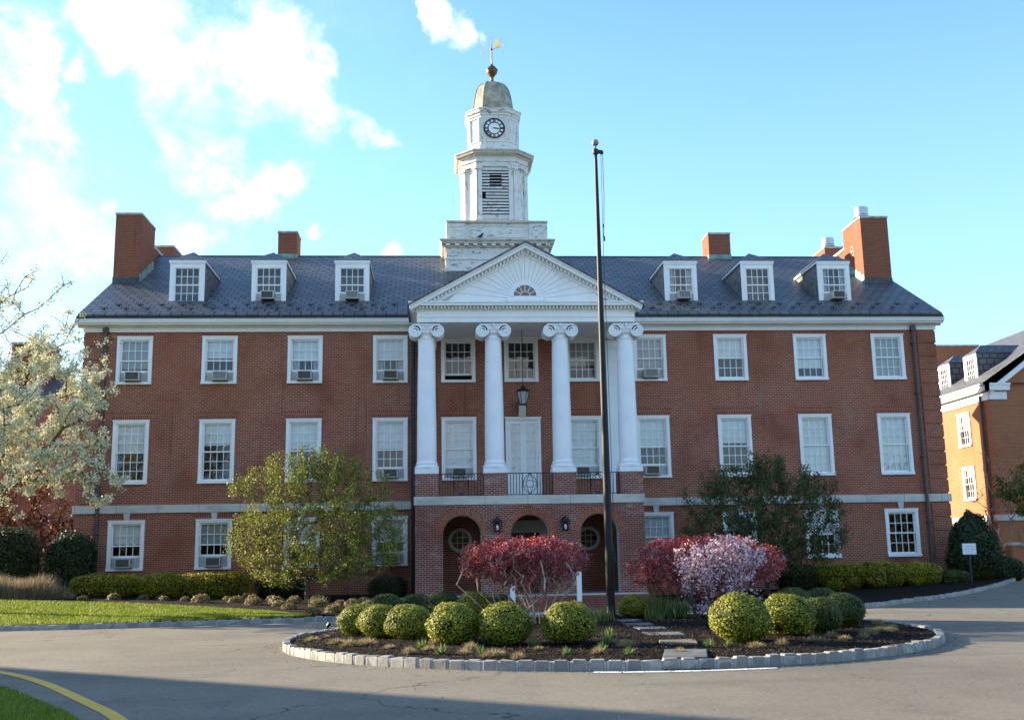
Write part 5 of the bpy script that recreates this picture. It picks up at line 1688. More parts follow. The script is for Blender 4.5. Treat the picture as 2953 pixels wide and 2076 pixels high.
for i, x in enumerate(NX):
    for j, (a, b_) in enumerate(((6.84, 8.66), (4.0, 5.78))):
        window(x, a, b_ - a, 2, (.45, .3, .5, .4, .45)[(i + j) % 5], 'blind', w=NW, parent=NB)
mb = MB(); mb.box(-24.1, .1, -.07, .0, 2.86, 3.16); mb.box(0, .08, 0, 12, 2.86, 3.16); mb.build('string_course', M['lime'], NB)
mb = MB(); mb.box(-24.1, .03, -.08, 0, 9.0, 9.4); mb.box(-24.2, .25, -.34, -.08, 9.45, 9.72); mb.box(-24.2, .28, -.42, -.08, 9.72, 9.82); mb.box(.0, .06, -.06, .9, 9.0, 9.4); mb.box(.0, .25, -.34, 1.0, 9.45, 9.72); mb.box(0, .28, -.42, 1.05, 9.72, 9.82)
for s in (0, 1):
    q = [(0, 9.55), (6, 13.9), (6, 13.6), (0, 9.25)] if s == 0 else [(12, 9.55), (12, 9.25), (6, 13.6), (6, 13.9)]
    mb.prism(q, lambda p, a: (a, p[0], p[1]), .003, .14)
mb.build('cornice', M['white'], NB)
sl2 = (13.98 - 9.83) / 6.4
mb = MB()
for s in (0, 1):
    p = [(-24.2, -.42, 9.83), (.22, -.42, 9.83), (.22, 6, 13.98), (-24.2, 6, 13.98)] if s == 0 else [(.22, 12.42, 9.83), (-24.2, 12.42, 9.83), (-24.2, 6, 13.98), (.22, 6, 13.98)]
    mb.face(p)
mb.face([(-24.2, -.42, 9.82), (-24.2, 12.42, 9.82), (.22, 12.42, 9.82), (.22, -.42, 9.82)])
mb.build('roof', M['slate'], NB)
for lx in (-2.9, -5.95, -9, -12.1):
    zb_, zt_ = 10.35, 11.85; y0 = .72; yb_ = (zt_ - 9.83) / sl2 - .42; hw = .68
    d = MB()
    for s in (-1, 1):
        p = [(lx + s * hw, y0, zb_ - .4), (lx + s * hw, yb_, zt_), (lx + s * hw, y0, zt_)]; d.face(p if s < 0 else p[::-1])
    d.face([(lx - hw, y0, zb_ - .4), (lx + hw, y0, zb_ - .4), (lx + hw, yb_, zt_ - .06), (lx - hw, yb_, zt_ - .06)])
    dm_ = d.build('dormer', M['slate'], NB)
    f = MB(); f.box(lx - hw - .02, lx + hw + .02, y0 - .05, y0 - .002, zt_ - .22, zt_ + .0); f.box(lx - hw - .02, lx - .44, y0 - .05, y0, zb_ - .1, zt_ - .22); f.box(lx + .44, lx + hw + .02, y0 - .05, y0, zb_ - .1, zt_ - .22); f.box(lx - .44, lx + .44, y0 - .05, y0, zb_ - .1, zb_ + .05)
    sash_geo(f, lx - .44, lx + .44, zb_ + .05, zt_ - .22, y0 - .035, 4, 4)
    f.build('front_frame', M['white'], dm_)
    g2 = MB().face([(lx - .44, y0 + .02, zb_), (lx + .44, y0 + .02, zb_), (lx + .44, y0 + .02, zt_ - .2), (lx - .44, y0 + .02, zt_ - .2)]); g2.build('pane', M['glass'], dm_)
    g3 = MB().box(lx - .5, lx + .5, y0 + .3, y0 + .35, zb_, zt_ - .1); g3.build('interior', M['interior'], dm_)
    r = MB(); e_ = hw + .08; rz = zt_ + .55; yr = (rz - 9.83) / sl2 - .42; yf = y0 - .1
    r.face([(lx - e_, yf, zt_), (lx + e_, yf, zt_), (lx, yf + .75, rz)]); r.face([(lx + e_, yf, zt_), (lx + e_, yb_, zt_), (lx, yr, rz), (lx, yf + .75, rz)]); r.face([(lx - e_, yf, zt_), (lx, yf + .75, rz), (lx, yr, rz), (lx - e_, yb_, zt_)]); r.face([(lx - e_, yf, zt_ - .004), (lx - e_, yb_, zt_ - .004), (lx + e_, yb_, zt_ - .004), (lx + e_, yf, zt_ - .004)])
    r.build('dormer_roof', M['slate'], dm_)
mb = MB(); mb.path([(-.75, -.1, 9.3), (-.75, -.1, 4), (-.75, -.1, .2)], .07, 8); mb.build('downpipe', M['downpipe'], NB)
mb = MB(); mb.box(-11.6, -10.1, 1.9, 5.1, 10.4, 13.75); mb.box(-11.65, -10.05, 1.85, 5.15, 13.75, 13.85, 1); mb.build('chimney', [M['brick_far'], M['coping']], NB)
mb = MB(); mb.prism([(0.0, .2), (3.2, .2), (3.2, .35), (.35, 1.62), (0.0, 1.62)], lambda p, a: (a, p[0], p[1]), .5, .8); sw = mb.build('stair_wall', M['brick_far'], NB)
mb = MB(); mb.prism([(-.05, 1.622), (.36, 1.622), (3.25, .352), (3.25, .50), (.38, 1.78), (-.05, 1.78)], lambda p, a: (a, p[0], p[1]), .45, .85); mb.build('coping', M['coping'], sw)

# left: a brick range glimpsed through the blossom
LB = empty('neighbour_building', (-33.1, 14, 0), 'shaded red brick building half hidden behind the white blossoming tree', 'building')
mb = wall_mesh(-14, 9, -.3, 8.6, [(x - .55, x + .55, z, z + 1.6) for x in (-10, -6, -2, 2, 6) for z in (1.6, 5)], 0, .2)
mb.face([(9, 0, -.3), (9, 10, -.3), (9, 10, 8.6), (9, 5, 12), (9, 0, 8.6)]); mb.face([(9, 10, -.3), (-14, 10, -.3), (-14, 10, 8.6), (9, 10, 8.6)]); mb.face([(-14, 10, -.3), (-14, 0, -.3), (-14, 0, 8.6), (-14, 5, 12), (-14, 10, 8.6)])
mb.build('wall', M['brick'], LB)
mb = MB(); mb.face([(-14.2, -.4, 8.55), (9.2, -.4, 8.55), (9.2, 5, 12.1), (-14.2, 5, 12.1)]); mb.face([(9.2, 10.4, 8.55), (-14.2, 10.4, 8.55), (-14.2, 5, 12.1), (9.2, 5, 12.1)]); mb.build('roof', M['slate'], LB)
mb = MB(); mb.box(6.3, 8.2, 3.6, 5.6, 9, 13.6); mb.box(6.25, 8.25, 3.55, 5.65, 13.6, 13.72, 1); mb.build('chimney', [M['brick_dark'], M['coping']], LB)
for x in (-10, -6, -2, 2, 6):
    for z in (1.6, 5):
        f = MB(); sash_geo(f, x - .55, x + .55, z, z + 1.6, .02, 4, 4, st=.1, rail_b=.1, rail_t=.1); w_ = f.build('window', M['white'], LB)
        MB().face([(x - .5, .06, z), (x + .5, .06, z), (x + .5, .06, z + 1.6), (x - .5, .06, z + 1.6)]).build('pane', M['glass'], w_)
MB().box(-13.5, 8.5, .5, .6, 0, 8.4).build('interior', M['interior'], LB)

# the hall across the drive, outside the view on the left, that shades the near road
OB = empty('neighbour_building', (-35.3, -14.1, 0), 'tall brick hall beyond the left edge of the view, shading the near road', 'building', rotz=-math.atan2(.6, .8))
# local x runs along the eaves that throw the shadow edge, the building lies on the -y side
mb = MB(); mb.box(-24, 10, -13, 0, -.3, 11.7); mb.build('wall', M['brick_far'], OB)
mb = MB(); mb.prism([(-13.4, 11.71), (.4, 11.71), (.4, 12.0), (-6.5, 13.2), (-13.4, 12.0)], lambda p, a: (a, p[0], p[1]), -24.3, 10.3); mb.build('roof', M['slate'], OB)
for k in range(8):
    for z in (1.5, 5, 8.6):
        x0 = -22.5 + k * 4.1
        f = MB(); f.box(x0, x0 + 1.3, .003, .06, z, z + 2); w_ = f.build('window', M['white'], OB)
        MB().box(x0 + .12, x0 + 1.18, .061, .065, z + .12, z + 1.88).build('pane', M['gutter'], w_)

# ================================================================== VEGETATION


def mst(chain, targets, bal=.3, sub=.5, jit=.07, rng=RNG, droop=0.0):
    nodes = [np.array(c, float) for c in chain]; par = [-1] + list(range(len(chain) - 1))
    plen = [0.0]
    for i in range(1, len(chain)): plen.append(plen[-1] + np.linalg.norm(nodes[i] - nodes[i - 1]))
    start = max(0, len(chain) - 3)
    t = np.asarray(targets, float); t = t[np.argsort(np.linalg.norm(t - nodes[-1], axis=1))]
    tips = []
    for q in t:
        A = np.array(nodes); d = np.linalg.norm(A - q, axis=1); cost = d + bal * np.array(plen); cost[:start] = 1e9
        j = int(np.argmin(cost)); n = max(1, int(round(d[j] / sub))); p0 = nodes[j]; last = j
        for k in range(1, n + 1):
            f = k / n; p = p0 * (1 - f) + q * f
            if k < n: p = p + rng.normal(size=3) * jit; p[2] += droop * f * (1 - f)
            nodes.append(p); par.append(last); plen.append(plen[last] + np.linalg.norm(p - nodes[last])); last = len(nodes) - 1
        tips.append(last)
    return np.array(nodes), np.array(par), tips


def radii(par, r0, rmin, ex=.5):
    cnt = np.zeros(len(par)); ch = np.bincount(par[par >= 0], minlength=len(par))
    cnt[ch == 0] = 1
    for i in range(len(par) - 1, 0, -1): cnt[par[i]] += cnt[i]
    return np.maximum(rmin, r0 * (cnt / cnt[0]) ** ex)


def tubes(name, P, par, rad, mat, parent, n=5):
    idx = np.where(par >= 0)[0]; a, b_ = P[par[idx]], P[idx]; ra, rb = rad[idx], rad[idx]
    ra = np.minimum(rad[par[idx]], rb * 1.5)
    d = b_ - a; L = np.linalg.norm(d, axis=1, keepdims=True) + 1e-9; d = d / L
    ref = np.where(np.abs(d[:, 2:3]) > .9, np.array([[1., 0, 0]]), np.array([[0, 0, 1.]])); u = np.cross(d, ref); u /= np.linalg.norm(u, axis=1, keepdims=True); v = np.cross(d, u)
    V = []
    a = a - d * ra[:, None] * .3
    for k in range(n):
        t0, t1 = 2 * math.pi * k / n, 2 * math.pi * (k + 1) / n
        e0 = u * math.cos(t0) + v * math.sin(t0); e1 = u * math.cos(t1) + v * math.sin(t1)
        V.append(np.stack([a + e0 * ra[:, None], a + e1 * ra[:, None], b_ + e1 * rb[:, None], b_ + e0 * rb[:, None]], 1))
    return quads_mesh(name, np.concatenate(V), mat, parent)


def twig_points(P, par, rad, thr, per, spread, rng=RNG):
    idx = np.where((par >= 0) & (rad <= thr))[0]
    k = rng.integers(0, len(idx), size=per * len(idx)); f = rng.random(len(k))[:, None]
    return P[par[idx[k]]] * (1 - f) + P[idx[k]] * f + rng.normal(size=(len(k), 3)) * spread


def ellipsoid_pts(n, c, r, lo=.35, rng=RNG):
    d = rng.normal(size=(n, 3)); d /= np.linalg.norm(d, axis=1, keepdims=True)
    rr = rng.uniform(lo ** 3, 1, n) ** (1 / 3.)
    return np.array(c) + d * rr[:, None] * np.array(r)


def tree(name, base, chain, targets, leafspecs, label, cat='tree', bark='bark', r0=.16, rmin=.008, thr=.03, bal=.3, sub=.5, jit=.07, group=None, droop=0, roots=None, crown='crown', trunk='trunk', ex=.5, n=5):
    e = empty(name, base, label, cat, group)
    b0 = np.array(base, float)
    if roots:
        Ps, ps, off = [], [], 0
        tg = np.asarray(targets, float); owner = np.argmin(np.array([[np.linalg.norm((t_ - np.array(c[-1]))[:2]) for c in roots] for t_ in tg]), axis=1)
        rads = []
        for i, c in enumerate(roots):
            tt = tg[owner == i]
            if len(tt) == 0: tt = np.array([c[-1]]) + np.array([[0, 0, .2]])
            P, p, _ = mst(c, tt, bal, sub, jit, droop=droop); rads.append(radii(p, r0, rmin, ex)); p = p.copy(); p[p >= 0] += off; Ps.append(P); ps.append(p); off += len(P)
        P = np.concatenate(Ps); par = np.concatenate(ps); rad = np.concatenate(rads)
    else:
        P, par, _ = mst(chain, targets, bal, sub, jit, droop=droop); rad = radii(par, r0, rmin, ex)
    P = P - b0
    tubes(trunk, P, par, rad, M[bark], e, n)
    for (nm, mat, per, spread, size, asp, filt) in leafspecs:
        C = twig_points(P, par, rad, thr, per, spread)
        if filt is not None:
            keep = filt(C + b0); C = C[keep]
        quads_mesh(nm, leaf_quads(C, size, asp), M[mat], e)
    return e


# --- white blossoming pear at the left edge
pc1 = ellipsoid_pts(560, (-17.5, -9, 7.0), (4.5, 3.2, 4.4), .25)
pc2 = ellipsoid_pts(220, (-15.5, -9, 6.0), (2.2, 1.6, 2.4), .2)
pc3 = np.array([(-13.3 + .35 * math.cos(t), -9.1 + .2 * math.sin(3 * t), 3.85 + .5 * math.sin(t)) for t in np.linspace(.3, 5.6, 12)] + [(-12.55, -9, 4.1), (-12.75, -9, 3.95), (-13.4, -9, 5.0), (-13.25, -9, 5.25), (-13.0, -9.1, 6.85), (-13.3, -9, 6.75), (-13.7, -9, 6.7), (-13.5, -9, 4.6), (-14.0, -9, 4.4)])
pc1 = pc1[~((pc1[:, 0] > -14.2) & (pc1[:, 2] > 8.5))]
def clumps(P, par, rad, thr, nper, k, rng=RNG): pass
PE = empty('pear_tree', (-17.8, -9, .25), 'white blossoming tree reaching in from the left edge over the brick wall', 'tree')
P, par, _ = mst([(-17.8, -9, .1), (-17.8, -9, 1.2), (-17.75, -9, 2.2), (-17.7, -9, 3.2)], np.concatenate([pc1, pc2, pc3]), .25, .5, .08)
rad = radii(par, .17, .009); off = np.array((-17.8, -9, .25)); P = P - off
tubes('trunk', P, par, rad, M['bark'], PE, 5)
ctr = twig_points(P, par, rad, .030, 8, .07)
zz = ctr[:, 2] + off[2]; keepp = RNG.random(len(ctr)) < np.where(zz > 8.8, .3, np.where(zz > 7.6, .6, .95)); ctr = ctr[keepp]
k = 15; C = np.repeat(ctr, k, axis=0) + RNG.normal(size=(len(ctr) * k, 3)) * .055
quads_mesh('blossom', leaf_quads(C, .066, .8), M['l_white'], PE)
C = twig_points(P, par, rad, .022, 11, .09); zz = C[:, 2] + off[2]; C = C[RNG.random(len(C)) < np.where(zz > 8.3, .85, .6)]
quads_mesh('leaves', leaf_quads(C, .075, .5), M['l_pear'], PE)

def box_pts(n, c, r, ex=3.0, rng=RNG):
    o = []
    while len(o) < n:
        q = rng.uniform(-1, 1, 3)
        if (np.abs(q) ** ex).sum() < 1: o.append(np.array(c) + q * np.array(r))
    return np.array(o)


# --- olive green small tree left of the portico
def shoots(n, c, r, zt):
    o = []
    for _ in range(n):
        a = RNG.uniform(0, 2 * math.pi); q = RNG.uniform(0, .95); x, y = c[0] + r[0] * q * math.cos(a), c[1] + r[1] * q * math.sin(a)
        h = zt * (1 - .45 * q ** 2) * RNG.uniform(.8, 1.05)
        for f in (.72, .86, 1.0): o.append((x + .1 * f * math.cos(a), y, c[2] + h * f))
    return np.array(o)


tl = np.concatenate([box_pts(950, (-7.35, -4.7, 2.4), (3.05, 1.9, 1.75), 2.4), shoots(110, (-7.5, -4.7, 2.75), (3.0, 1.7), 2.6), ellipsoid_pts(30, (-5.3, -4.5, 2.6), (1.0, .7, 1.0), .2)])
tl = tl[tl[:, 2] > .75]
tree('small_tree', (-7.7, -4.7, .2), [(-7.7, -4.7, .15), (-7.68, -4.7, .55), (-7.7, -4.7, 1.0)], tl,
     [('crown', 'l_olive', 31, .08, .072, .6, None)], 'bushy small tree with young olive green leaves in the left bed beside the portico', bark='bark', r0=.085, rmin=.006, thr=.022, bal=.2, sub=.35)
# --- darker tree right of the portico, in the shade of the hall
trr = np.concatenate([box_pts(950, (8.35, -4.4, 2.45), (3.1, 1.9, 1.75), 2.5), shoots(80, (8.35, -4.4, 2.75), (2.9, 1.7), 2.2)])
trr = trr[trr[:, 2] > .7]
tree('small_tree', (8.35, -4.4, .1), [(8.35, -4.4, .05), (8.33, -4.4, .5), (8.36, -4.4, .95)], trr,
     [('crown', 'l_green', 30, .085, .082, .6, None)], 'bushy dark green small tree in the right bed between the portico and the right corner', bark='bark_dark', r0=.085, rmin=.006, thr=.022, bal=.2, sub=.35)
# --- copper leaved tree and trees at the sides
tree('copper_tree', (-21.5, 6, .4), [(-21.5, 6, .3), (-21.5, 6, 1.3)], ellipsoid_pts(220, (-21.6, 6, 3.3), (3.6, 2.2, 2.4), .25),
     [('crown', 'l_copper', 22, .16, .15, .7, None)], 'rust coloured copper leaved tree behind the white blossoming tree', bark='bark_dark', r0=.14, rmin=.012, thr=.05, bal=.2)
tree('small_tree', (23.2, 3.8, .3), [(23.2, 3.8, .2), (23.15, 3.8, 1.3), (23.2, 3.8, 2.2)], ellipsoid_pts(150, (23.2, 3.8, 4.1), (1.9, 1.6, 1.25), .2),
     [('crown', 'l_fresh', 26, .10, .12, .6, None)], 'fresh green young tree at the right edge in front of the sunlit building', bark='bark_dark', r0=.07, rmin=.01, thr=.04, bal=.2)
tree('bare_tree', (23.0, 6.5, .3), [(23.0, 6.5, .2), (23.0, 6.5, 1.2)], ellipsoid_pts(120, (23.0, 6.5, 4.2), (1.3, 1.0, 2.4), .15),
     [('crown', 'l_copper', 3, .06, .06, .6, None)], 'thin leafless tree against the sunlit brick wall on the right', bark='bark_pale', r0=.05, rmin=.007, thr=.02, bal=.15)

# --- red barberry bushes, pink flowering bush


def bush_targets(n, c, r, z0, z1):
    o = []
    zm = z0 + .45 * (z1 - z0)
    while len(o) < n:
        x, y, z = RNG.uniform(-1, 1, 3)
        if abs(x) ** 2.4 + abs(y) ** 2.4 + abs(z) ** 2.4 > 1 or RNG.random() > .25 + .75 * (z + 1) / 2: continue
        zz = zm + z * (z1 - zm if z > 0 else (zm - z0) * (1.0 + .35 * math.sin(3.1 * x * r[0] + 1)))
        o.append((c[0] + x * r[0], c[1] + y * r[1], zz + .10 * x * x * (z < 0)))
    return np.array(o)


def stems(c, n, spread, h):
    o = []
    for k in range(n):
        a = 2 * math.pi * k / n + RNG.uniform(-.3, .3); s = RNG.uniform(.3, 1) * spread
        b0 = np.array((c[0] + .28 * s * math.cos(a), c[1] + .28 * s * math.sin(a), .10)); t = np.array((c[0] + s * math.cos(a) * 1.5, c[1] + s * math.sin(a) * 1.1, h * RNG.uniform(.85, 1.1)))
        m_ = b0 * .55 + t * .45 + np.array((RNG.normal() * .05, RNG.normal() * .05, .08)); o.append([tuple(b0), tuple(b0 * .7 + m_ * .3), tuple(m_), tuple(t)])
    return o


bt = bush_targets(900, (-1.38, -18.55), (1.42, 1.0), .84, 1.99)
tree('barberry_bush', (-1.35, -18.7, .12), None, bt, [('foliage', 'l_red', 24, .05, .052, .7, lambda C: RNG.random(len(C)) < np.clip((C[:, 2] - .8) / 1.0, .10, 1)), ('inner_foliage', 'l_redpale', 12, .06, .046, .7, lambda C: C[:, 2] < 1.75)],
     'wide red leaved bush on bare pale stems in front of the middle arch', 'bush', 'bark_pale', r0=.014, rmin=.004, thr=.012, bal=.15, sub=.3, jit=.035, roots=stems((-1.75, -18.6), 9, .8, .95) + stems((-1.15, -19.1), 10, .75, .95), trunk='stems', ex=.42)
bt = bush_targets(900, (2.95, -17.2), (1.85, 1.0), .55, 1.97)
tree('barberry_bush', (2.9, -17.2, .12), None, bt, [('foliage', 'l_red', 24, .05, .052, .7, lambda C: RNG.random(len(C)) < np.clip((C[:, 2] - .6) / .9, .15, 1)), ('inner_foliage', 'l_redpale', 12, .06, .046, .7, lambda C: C[:, 2] < 1.7)],
     'wide red leaved bush behind the pink flowering bush, right of the flagpole', 'bush', 'bark_dark', r0=.014, rmin=.004, thr=.012, bal=.15, sub=.3, jit=.035, roots=stems((2.5, -17.2), 6, .8, .85) + stems((3.5, -17.2), 5, .7, .85), trunk='stems', ex=.42)
pk = np.concatenate([ellipsoid_pts(230, (2.85, -18.9, 1.48), (1.05, .62, .44), .2), ellipsoid_pts(70, (2.25, -19.3, .85), (.40, .4, .6), .1), ellipsoid_pts(36, (3.05, -19.2, .85), (.7, .4, .4), .1)])
tree('flowering_bush', (2.25, -19.4, .12), None, pk, [('blossom', 'l_pink', 16, .055, .062, .85, lambda C: RNG.random(len(C)) < np.clip((C[:, 2] - .1) / 1.2, .3, 1)), ('foliage', 'l_green', 3, .06, .05, .6, None)],
     'pink blossoming bush with drooping sprays, right of the flagpole', 'bush', 'bark_dark', r0=.02, rmin=.004, thr=.012, bal=.15, sub=.3, jit=.04, roots=stems((2.3, -19.4), 6, .5, .6), trunk='stems', ex=.42)

# --- clipped balls
def ball_points(n, lump, rng):
    d = rng.normal(size=(n, 3)); d /= np.linalg.norm(d, axis=1, keepdims=True)
    d = d[d[:, 2] > -.9]
    w = np.ones(len(d))
    for _ in range(9):
        k = rng.normal(size=3) * rng.uniform(1.5, 5); w += lump * np.sin(d @ k + rng.uniform(0, 6.28)) * .45
    thin = np.zeros(len(d))
    for _ in range(5):
        k = rng.normal(size=3) * 4; thin += np.sin(d @ k + rng.uniform(0, 6.28))
    keep = rng.random(len(d)) > np.clip((thin - 1.7) * .5, 0, .6)
    d, w = d[keep], w[keep]
    rr = w * rng.uniform(.90, 1.03, len(d)) + (rng.random(len(d)) < .03) * rng.uniform(.02, .10, len(d))
    return d, d * rr[:, None]


def make_ball(mat, seed):
    rg = np.random.default_rng(seed); e = empty('boxwood_ball')
    d, C = ball_points(9000, .055, rg); C[:, 2] *= .90
    quads_mesh('foliage', leaf_quads(C, .085, .62, d, .75, rg), M[mat], e)
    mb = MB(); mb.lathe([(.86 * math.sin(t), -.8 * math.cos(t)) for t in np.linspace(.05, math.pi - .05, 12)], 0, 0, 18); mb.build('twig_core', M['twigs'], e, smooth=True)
    return e


protos = [make_ball('l_box', 11), make_ball('l_box', 12), make_ball('l_box_shade', 13), make_ball('l_box', 14), make_ball('l_box', 15)]
used = [False] * 5
BG = 'clipped round boxwood shrubs of the island'
balls = [(-4.75, -20.75, .40, 0, 'clipped boxwood ball at the far left of the front row'), (-4.33, -21.5, .40, 1, 'clipped boxwood ball, second from the left in the front row'), (-3.76, -22.3, .43, 0, 'clipped boxwood ball, third from the left in the front row'),
         (-3.0, -23.5, .45, 1, 'clipped boxwood ball, fourth from the left in the front row'), (-2.15, -23.8, .48, 0, 'large clipped boxwood ball in front of the bare red bush stems'), (-1.13, -24.1, .465, 1, 'clipped boxwood ball just left of the flagpole foot in the front row'),
         (-4.42, -17.4, .47, 2, 'flat clipped boxwood in the back row behind the two leftmost balls'), (-3.75, -17.0, .46, 2, 'clipped boxwood in the back row, second from the left'), (-3.15, -17.5, .47, 2, 'clipped boxwood in the back row, between the third and fourth front balls'), (-2.42, -17.6, .46, 0, 'clipped boxwood in the back row, left of the red bush stems'), (-1.85, -17.3, .42, 2, 'clipped boxwood in the back row, directly behind the red bush stems'),
         (1.15, -17.4, .36, 1, 'clipped boxwood just right of the flagpole foot'), (1.70, -24.3, .53, 0, 'large clipped boxwood ball right of the stepping stones'), (2.78, -23.4, .49, 1, 'clipped boxwood ball, second to the right of the stepping stones'),
         (3.5, -22.9, .42, 2, 'clipped boxwood ball, third to the right of the stepping stones'), (4.45, -21.6, .46, 2, 'clipped boxwood ball at the far right end of the row'), (4.0, -20.0, .48, 2, 'clipped boxwood in the back row behind the right balls'), (4.75, -19.6, .48, 2, 'rearmost clipped boxwood at the far right')]
for bi, (x, y, r, pi_, lab) in enumerate(balls):
    if pi_ < 2: pi_ = (0, 1, 3, 4)[bi % 4]
    if not used[pi_]: o = protos[pi_]; used[pi_] = True
    else: o = copy_tree(protos[pi_])
    o.location = (x, y, zi(x, y) + r * .68); r *= .98 if bi < 6 else .92; o.scale = (r * random.uniform(.96, 1.07), r * random.uniform(.95, 1.03), r * random.uniform(.80, .88)); o.rotation_euler = (0, 0, random.uniform(0, 6.28))
    tag(o, lab, 'shrub', BG)


def hedge(x0, x1, y, z0, ry, h, mat, label, seed, name='hedge_shrub', n=9000, core='twigs_gold', size=.055, cat='shrub', group=None, taper=0.0):
    rg = np.random.default_rng(seed); cx_, rx = (x0 + x1) / 2, (x1 - x0) / 2
    e = empty(name, (cx_, y, z0), label, cat, group)
    d = rg.normal(size=(n, 3)); d /= np.linalg.norm(d, axis=1, keepdims=True); d = d[d[:, 2] > -.95]
    pw = .8
    s = np.sign(d) * np.abs(d) ** pw; s /= (np.abs(s) ** 2.6).sum(1)[:, None] ** (1 / 2.6)
    if rx > 0:
        w = 1 + .07 * np.sin(4.2 * s[:, 0] * rx + seed) * np.sin(3.3 * s[:, 1] + seed * .7) + .05 * np.sin(7 * s[:, 0] * rx + 3 * s[:, 2])
    w = w * rg.uniform(.84, 1.06, len(s))
    C = s * w[:, None]; tz = (C[:, 2] + 1) / 2; f = 1 - taper * np.clip(tz, 0, 1) ** 1.4
    C = np.stack([C[:, 0] * rx * f, C[:, 1] * ry * f, (C[:, 2] + 1) * h / 2], 1)
    quads_mesh('foliage', leaf_quads(C, size, .6, d, 1.1, rg), M[mat], e)
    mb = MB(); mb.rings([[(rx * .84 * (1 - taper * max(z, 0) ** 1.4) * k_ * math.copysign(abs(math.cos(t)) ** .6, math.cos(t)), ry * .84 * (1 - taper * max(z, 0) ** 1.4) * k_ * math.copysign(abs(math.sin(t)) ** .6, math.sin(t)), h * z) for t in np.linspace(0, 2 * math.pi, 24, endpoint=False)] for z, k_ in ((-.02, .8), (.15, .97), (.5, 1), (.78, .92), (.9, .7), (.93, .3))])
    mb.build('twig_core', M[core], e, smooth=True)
    return e


HG = 'golden hedge shrubs against the hall'
hedge(-16.15, -13.6, -2.9, .36, .8, .84, 'l_hedge', 'golden green rounded hedge shrub nearest the left corner of the hall', 3, group=HG)
hedge(-13.75, -12.1, -2.8, .33, .75, .86, 'l_hedge', 'golden green hedge shrub, middle one of the left three', 5, group=HG)
hedge(-12.5, -9.75, -2.9, .27, .8, .92, 'l_hedge', 'golden green hedge shrub beside the olive green tree', 8, group=HG)
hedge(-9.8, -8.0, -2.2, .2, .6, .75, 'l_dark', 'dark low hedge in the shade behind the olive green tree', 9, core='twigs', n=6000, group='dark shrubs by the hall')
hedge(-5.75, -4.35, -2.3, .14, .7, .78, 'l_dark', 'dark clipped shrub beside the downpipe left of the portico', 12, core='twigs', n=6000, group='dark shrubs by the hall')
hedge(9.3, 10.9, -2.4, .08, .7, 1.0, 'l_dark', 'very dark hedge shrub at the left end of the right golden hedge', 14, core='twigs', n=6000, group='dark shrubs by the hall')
hedge(10.6, 12.6, -2.5, .12, .75, .98, 'l_hedge', 'golden green hedge shrub right of the dark right tree', 15, group=HG)
hedge(12.3, 14.1, -2.5, .16, .75, .95, 'l_hedge', 'golden green hedge shrub, middle one of the right three', 17, group=HG)
hedge(13.9, 15.6, -2.4, .2, .75, .86, 'l_hedge', 'golden green hedge shrub nearest the right corner downpipe', 18, group=HG)
hedge(-17.6, -15.95, -1.0, .35, .8, 2.35, 'l_dark', 'dark evergreen shrub at the left corner of the hall', 21, 'evergreen_shrub', 9000, 'twigs', .09)
hedge(-20.6, -17.8, -1.0, .35, 1.1, 2.6, 'l_dark', 'large dark evergreen shrub at the left edge below the blossom', 22, 'evergreen_shrub', 10000, 'twigs', .09)
hedge(16.35, 18.65, -1.35, .28, .9, 2.6, 'l_dark', 'dark pointed evergreen shrub at the right corner of the hall', 23, 'evergreen_shrub', 11000, 'twigs', .10, taper=.55)
hedge(15.5, 16.5, -2.7, .2, .5, .55, 'l_green', 'low dark green plant between the golden hedge and the sign', 24, 'low_plant', 3000, 'twigs', .06, cat='plant')
hedge(18.0, 19.2, -1.6, .28, .6, .9, 'l_dark', 'low dark shrub at the rounded end of the right bed', 25, 'evergreen_shrub', 4000, 'twigs', .09)


def blades(C, h, lean, wid, rng=RNG):
    n = len(C); a = rng.uniform(0, 2 * math.pi, n); hh = h * rng.uniform(.5, 1.2, n); d = np.stack([np.cos(a), np.sin(a), np.zeros(n)], 1)
    s = np.stack([-np.sin(a), np.cos(a), np.zeros(n)], 1) * (wid / 2); tip = C + d * (lean * hh * rng.random(n))[:, None]; tip[:, 2] += hh
    return np.stack([C - s, C + s, tip], 1)


# dry ornamental grass at the left
n = 9000; x = RNG.uniform(-21, -15.7, n); y = RNG.uniform(-4.6, -2.9, n); C = np.stack([x, y, zl(x, y)], 1)
tall = .78 * (1 - .25 * np.abs(np.sin(1.7 * x))) * np.clip((-15.4 - x) / 1.2, .35, 1)
V = blades(C, 1.0, .5, .028); V[:, 2, :] = C + (V[:, 2, :] - C) * tall[:, None]
tag(quads_mesh('ornamental_grass', V, M['l_tan'], k=3), 'dry tan ornamental grass below the dark shrubs on the left', 'grass', kind='stuff')

# small mounds along the left bed, tufts round the island
def mound_mesh(seed, mat, n=420, r=.2, h=.17, name='perennial_mound', flat=False):
    rg = np.random.default_rng(seed); d = rg.normal(size=(n, 3)); d[:, 2] = np.abs(d[:, 2]); d /= np.linalg.norm(d, axis=1, keepdims=True)
    C = d * np.array((r, r, h)) * rg.uniform(.7, 1.05, n)[:, None]
    if flat:
        V = blades(C * np.array((.35, .35, .1)), .2, .0, .022, rg); V[:, 2, :] = C * np.array((1.1, 1.1, 1.15))
        return quads_mesh(name, V, M[mat], k=3)
    return quads_mesh(name, leaf_quads(C, .07, .35, d, 1.6, rg), M[mat])


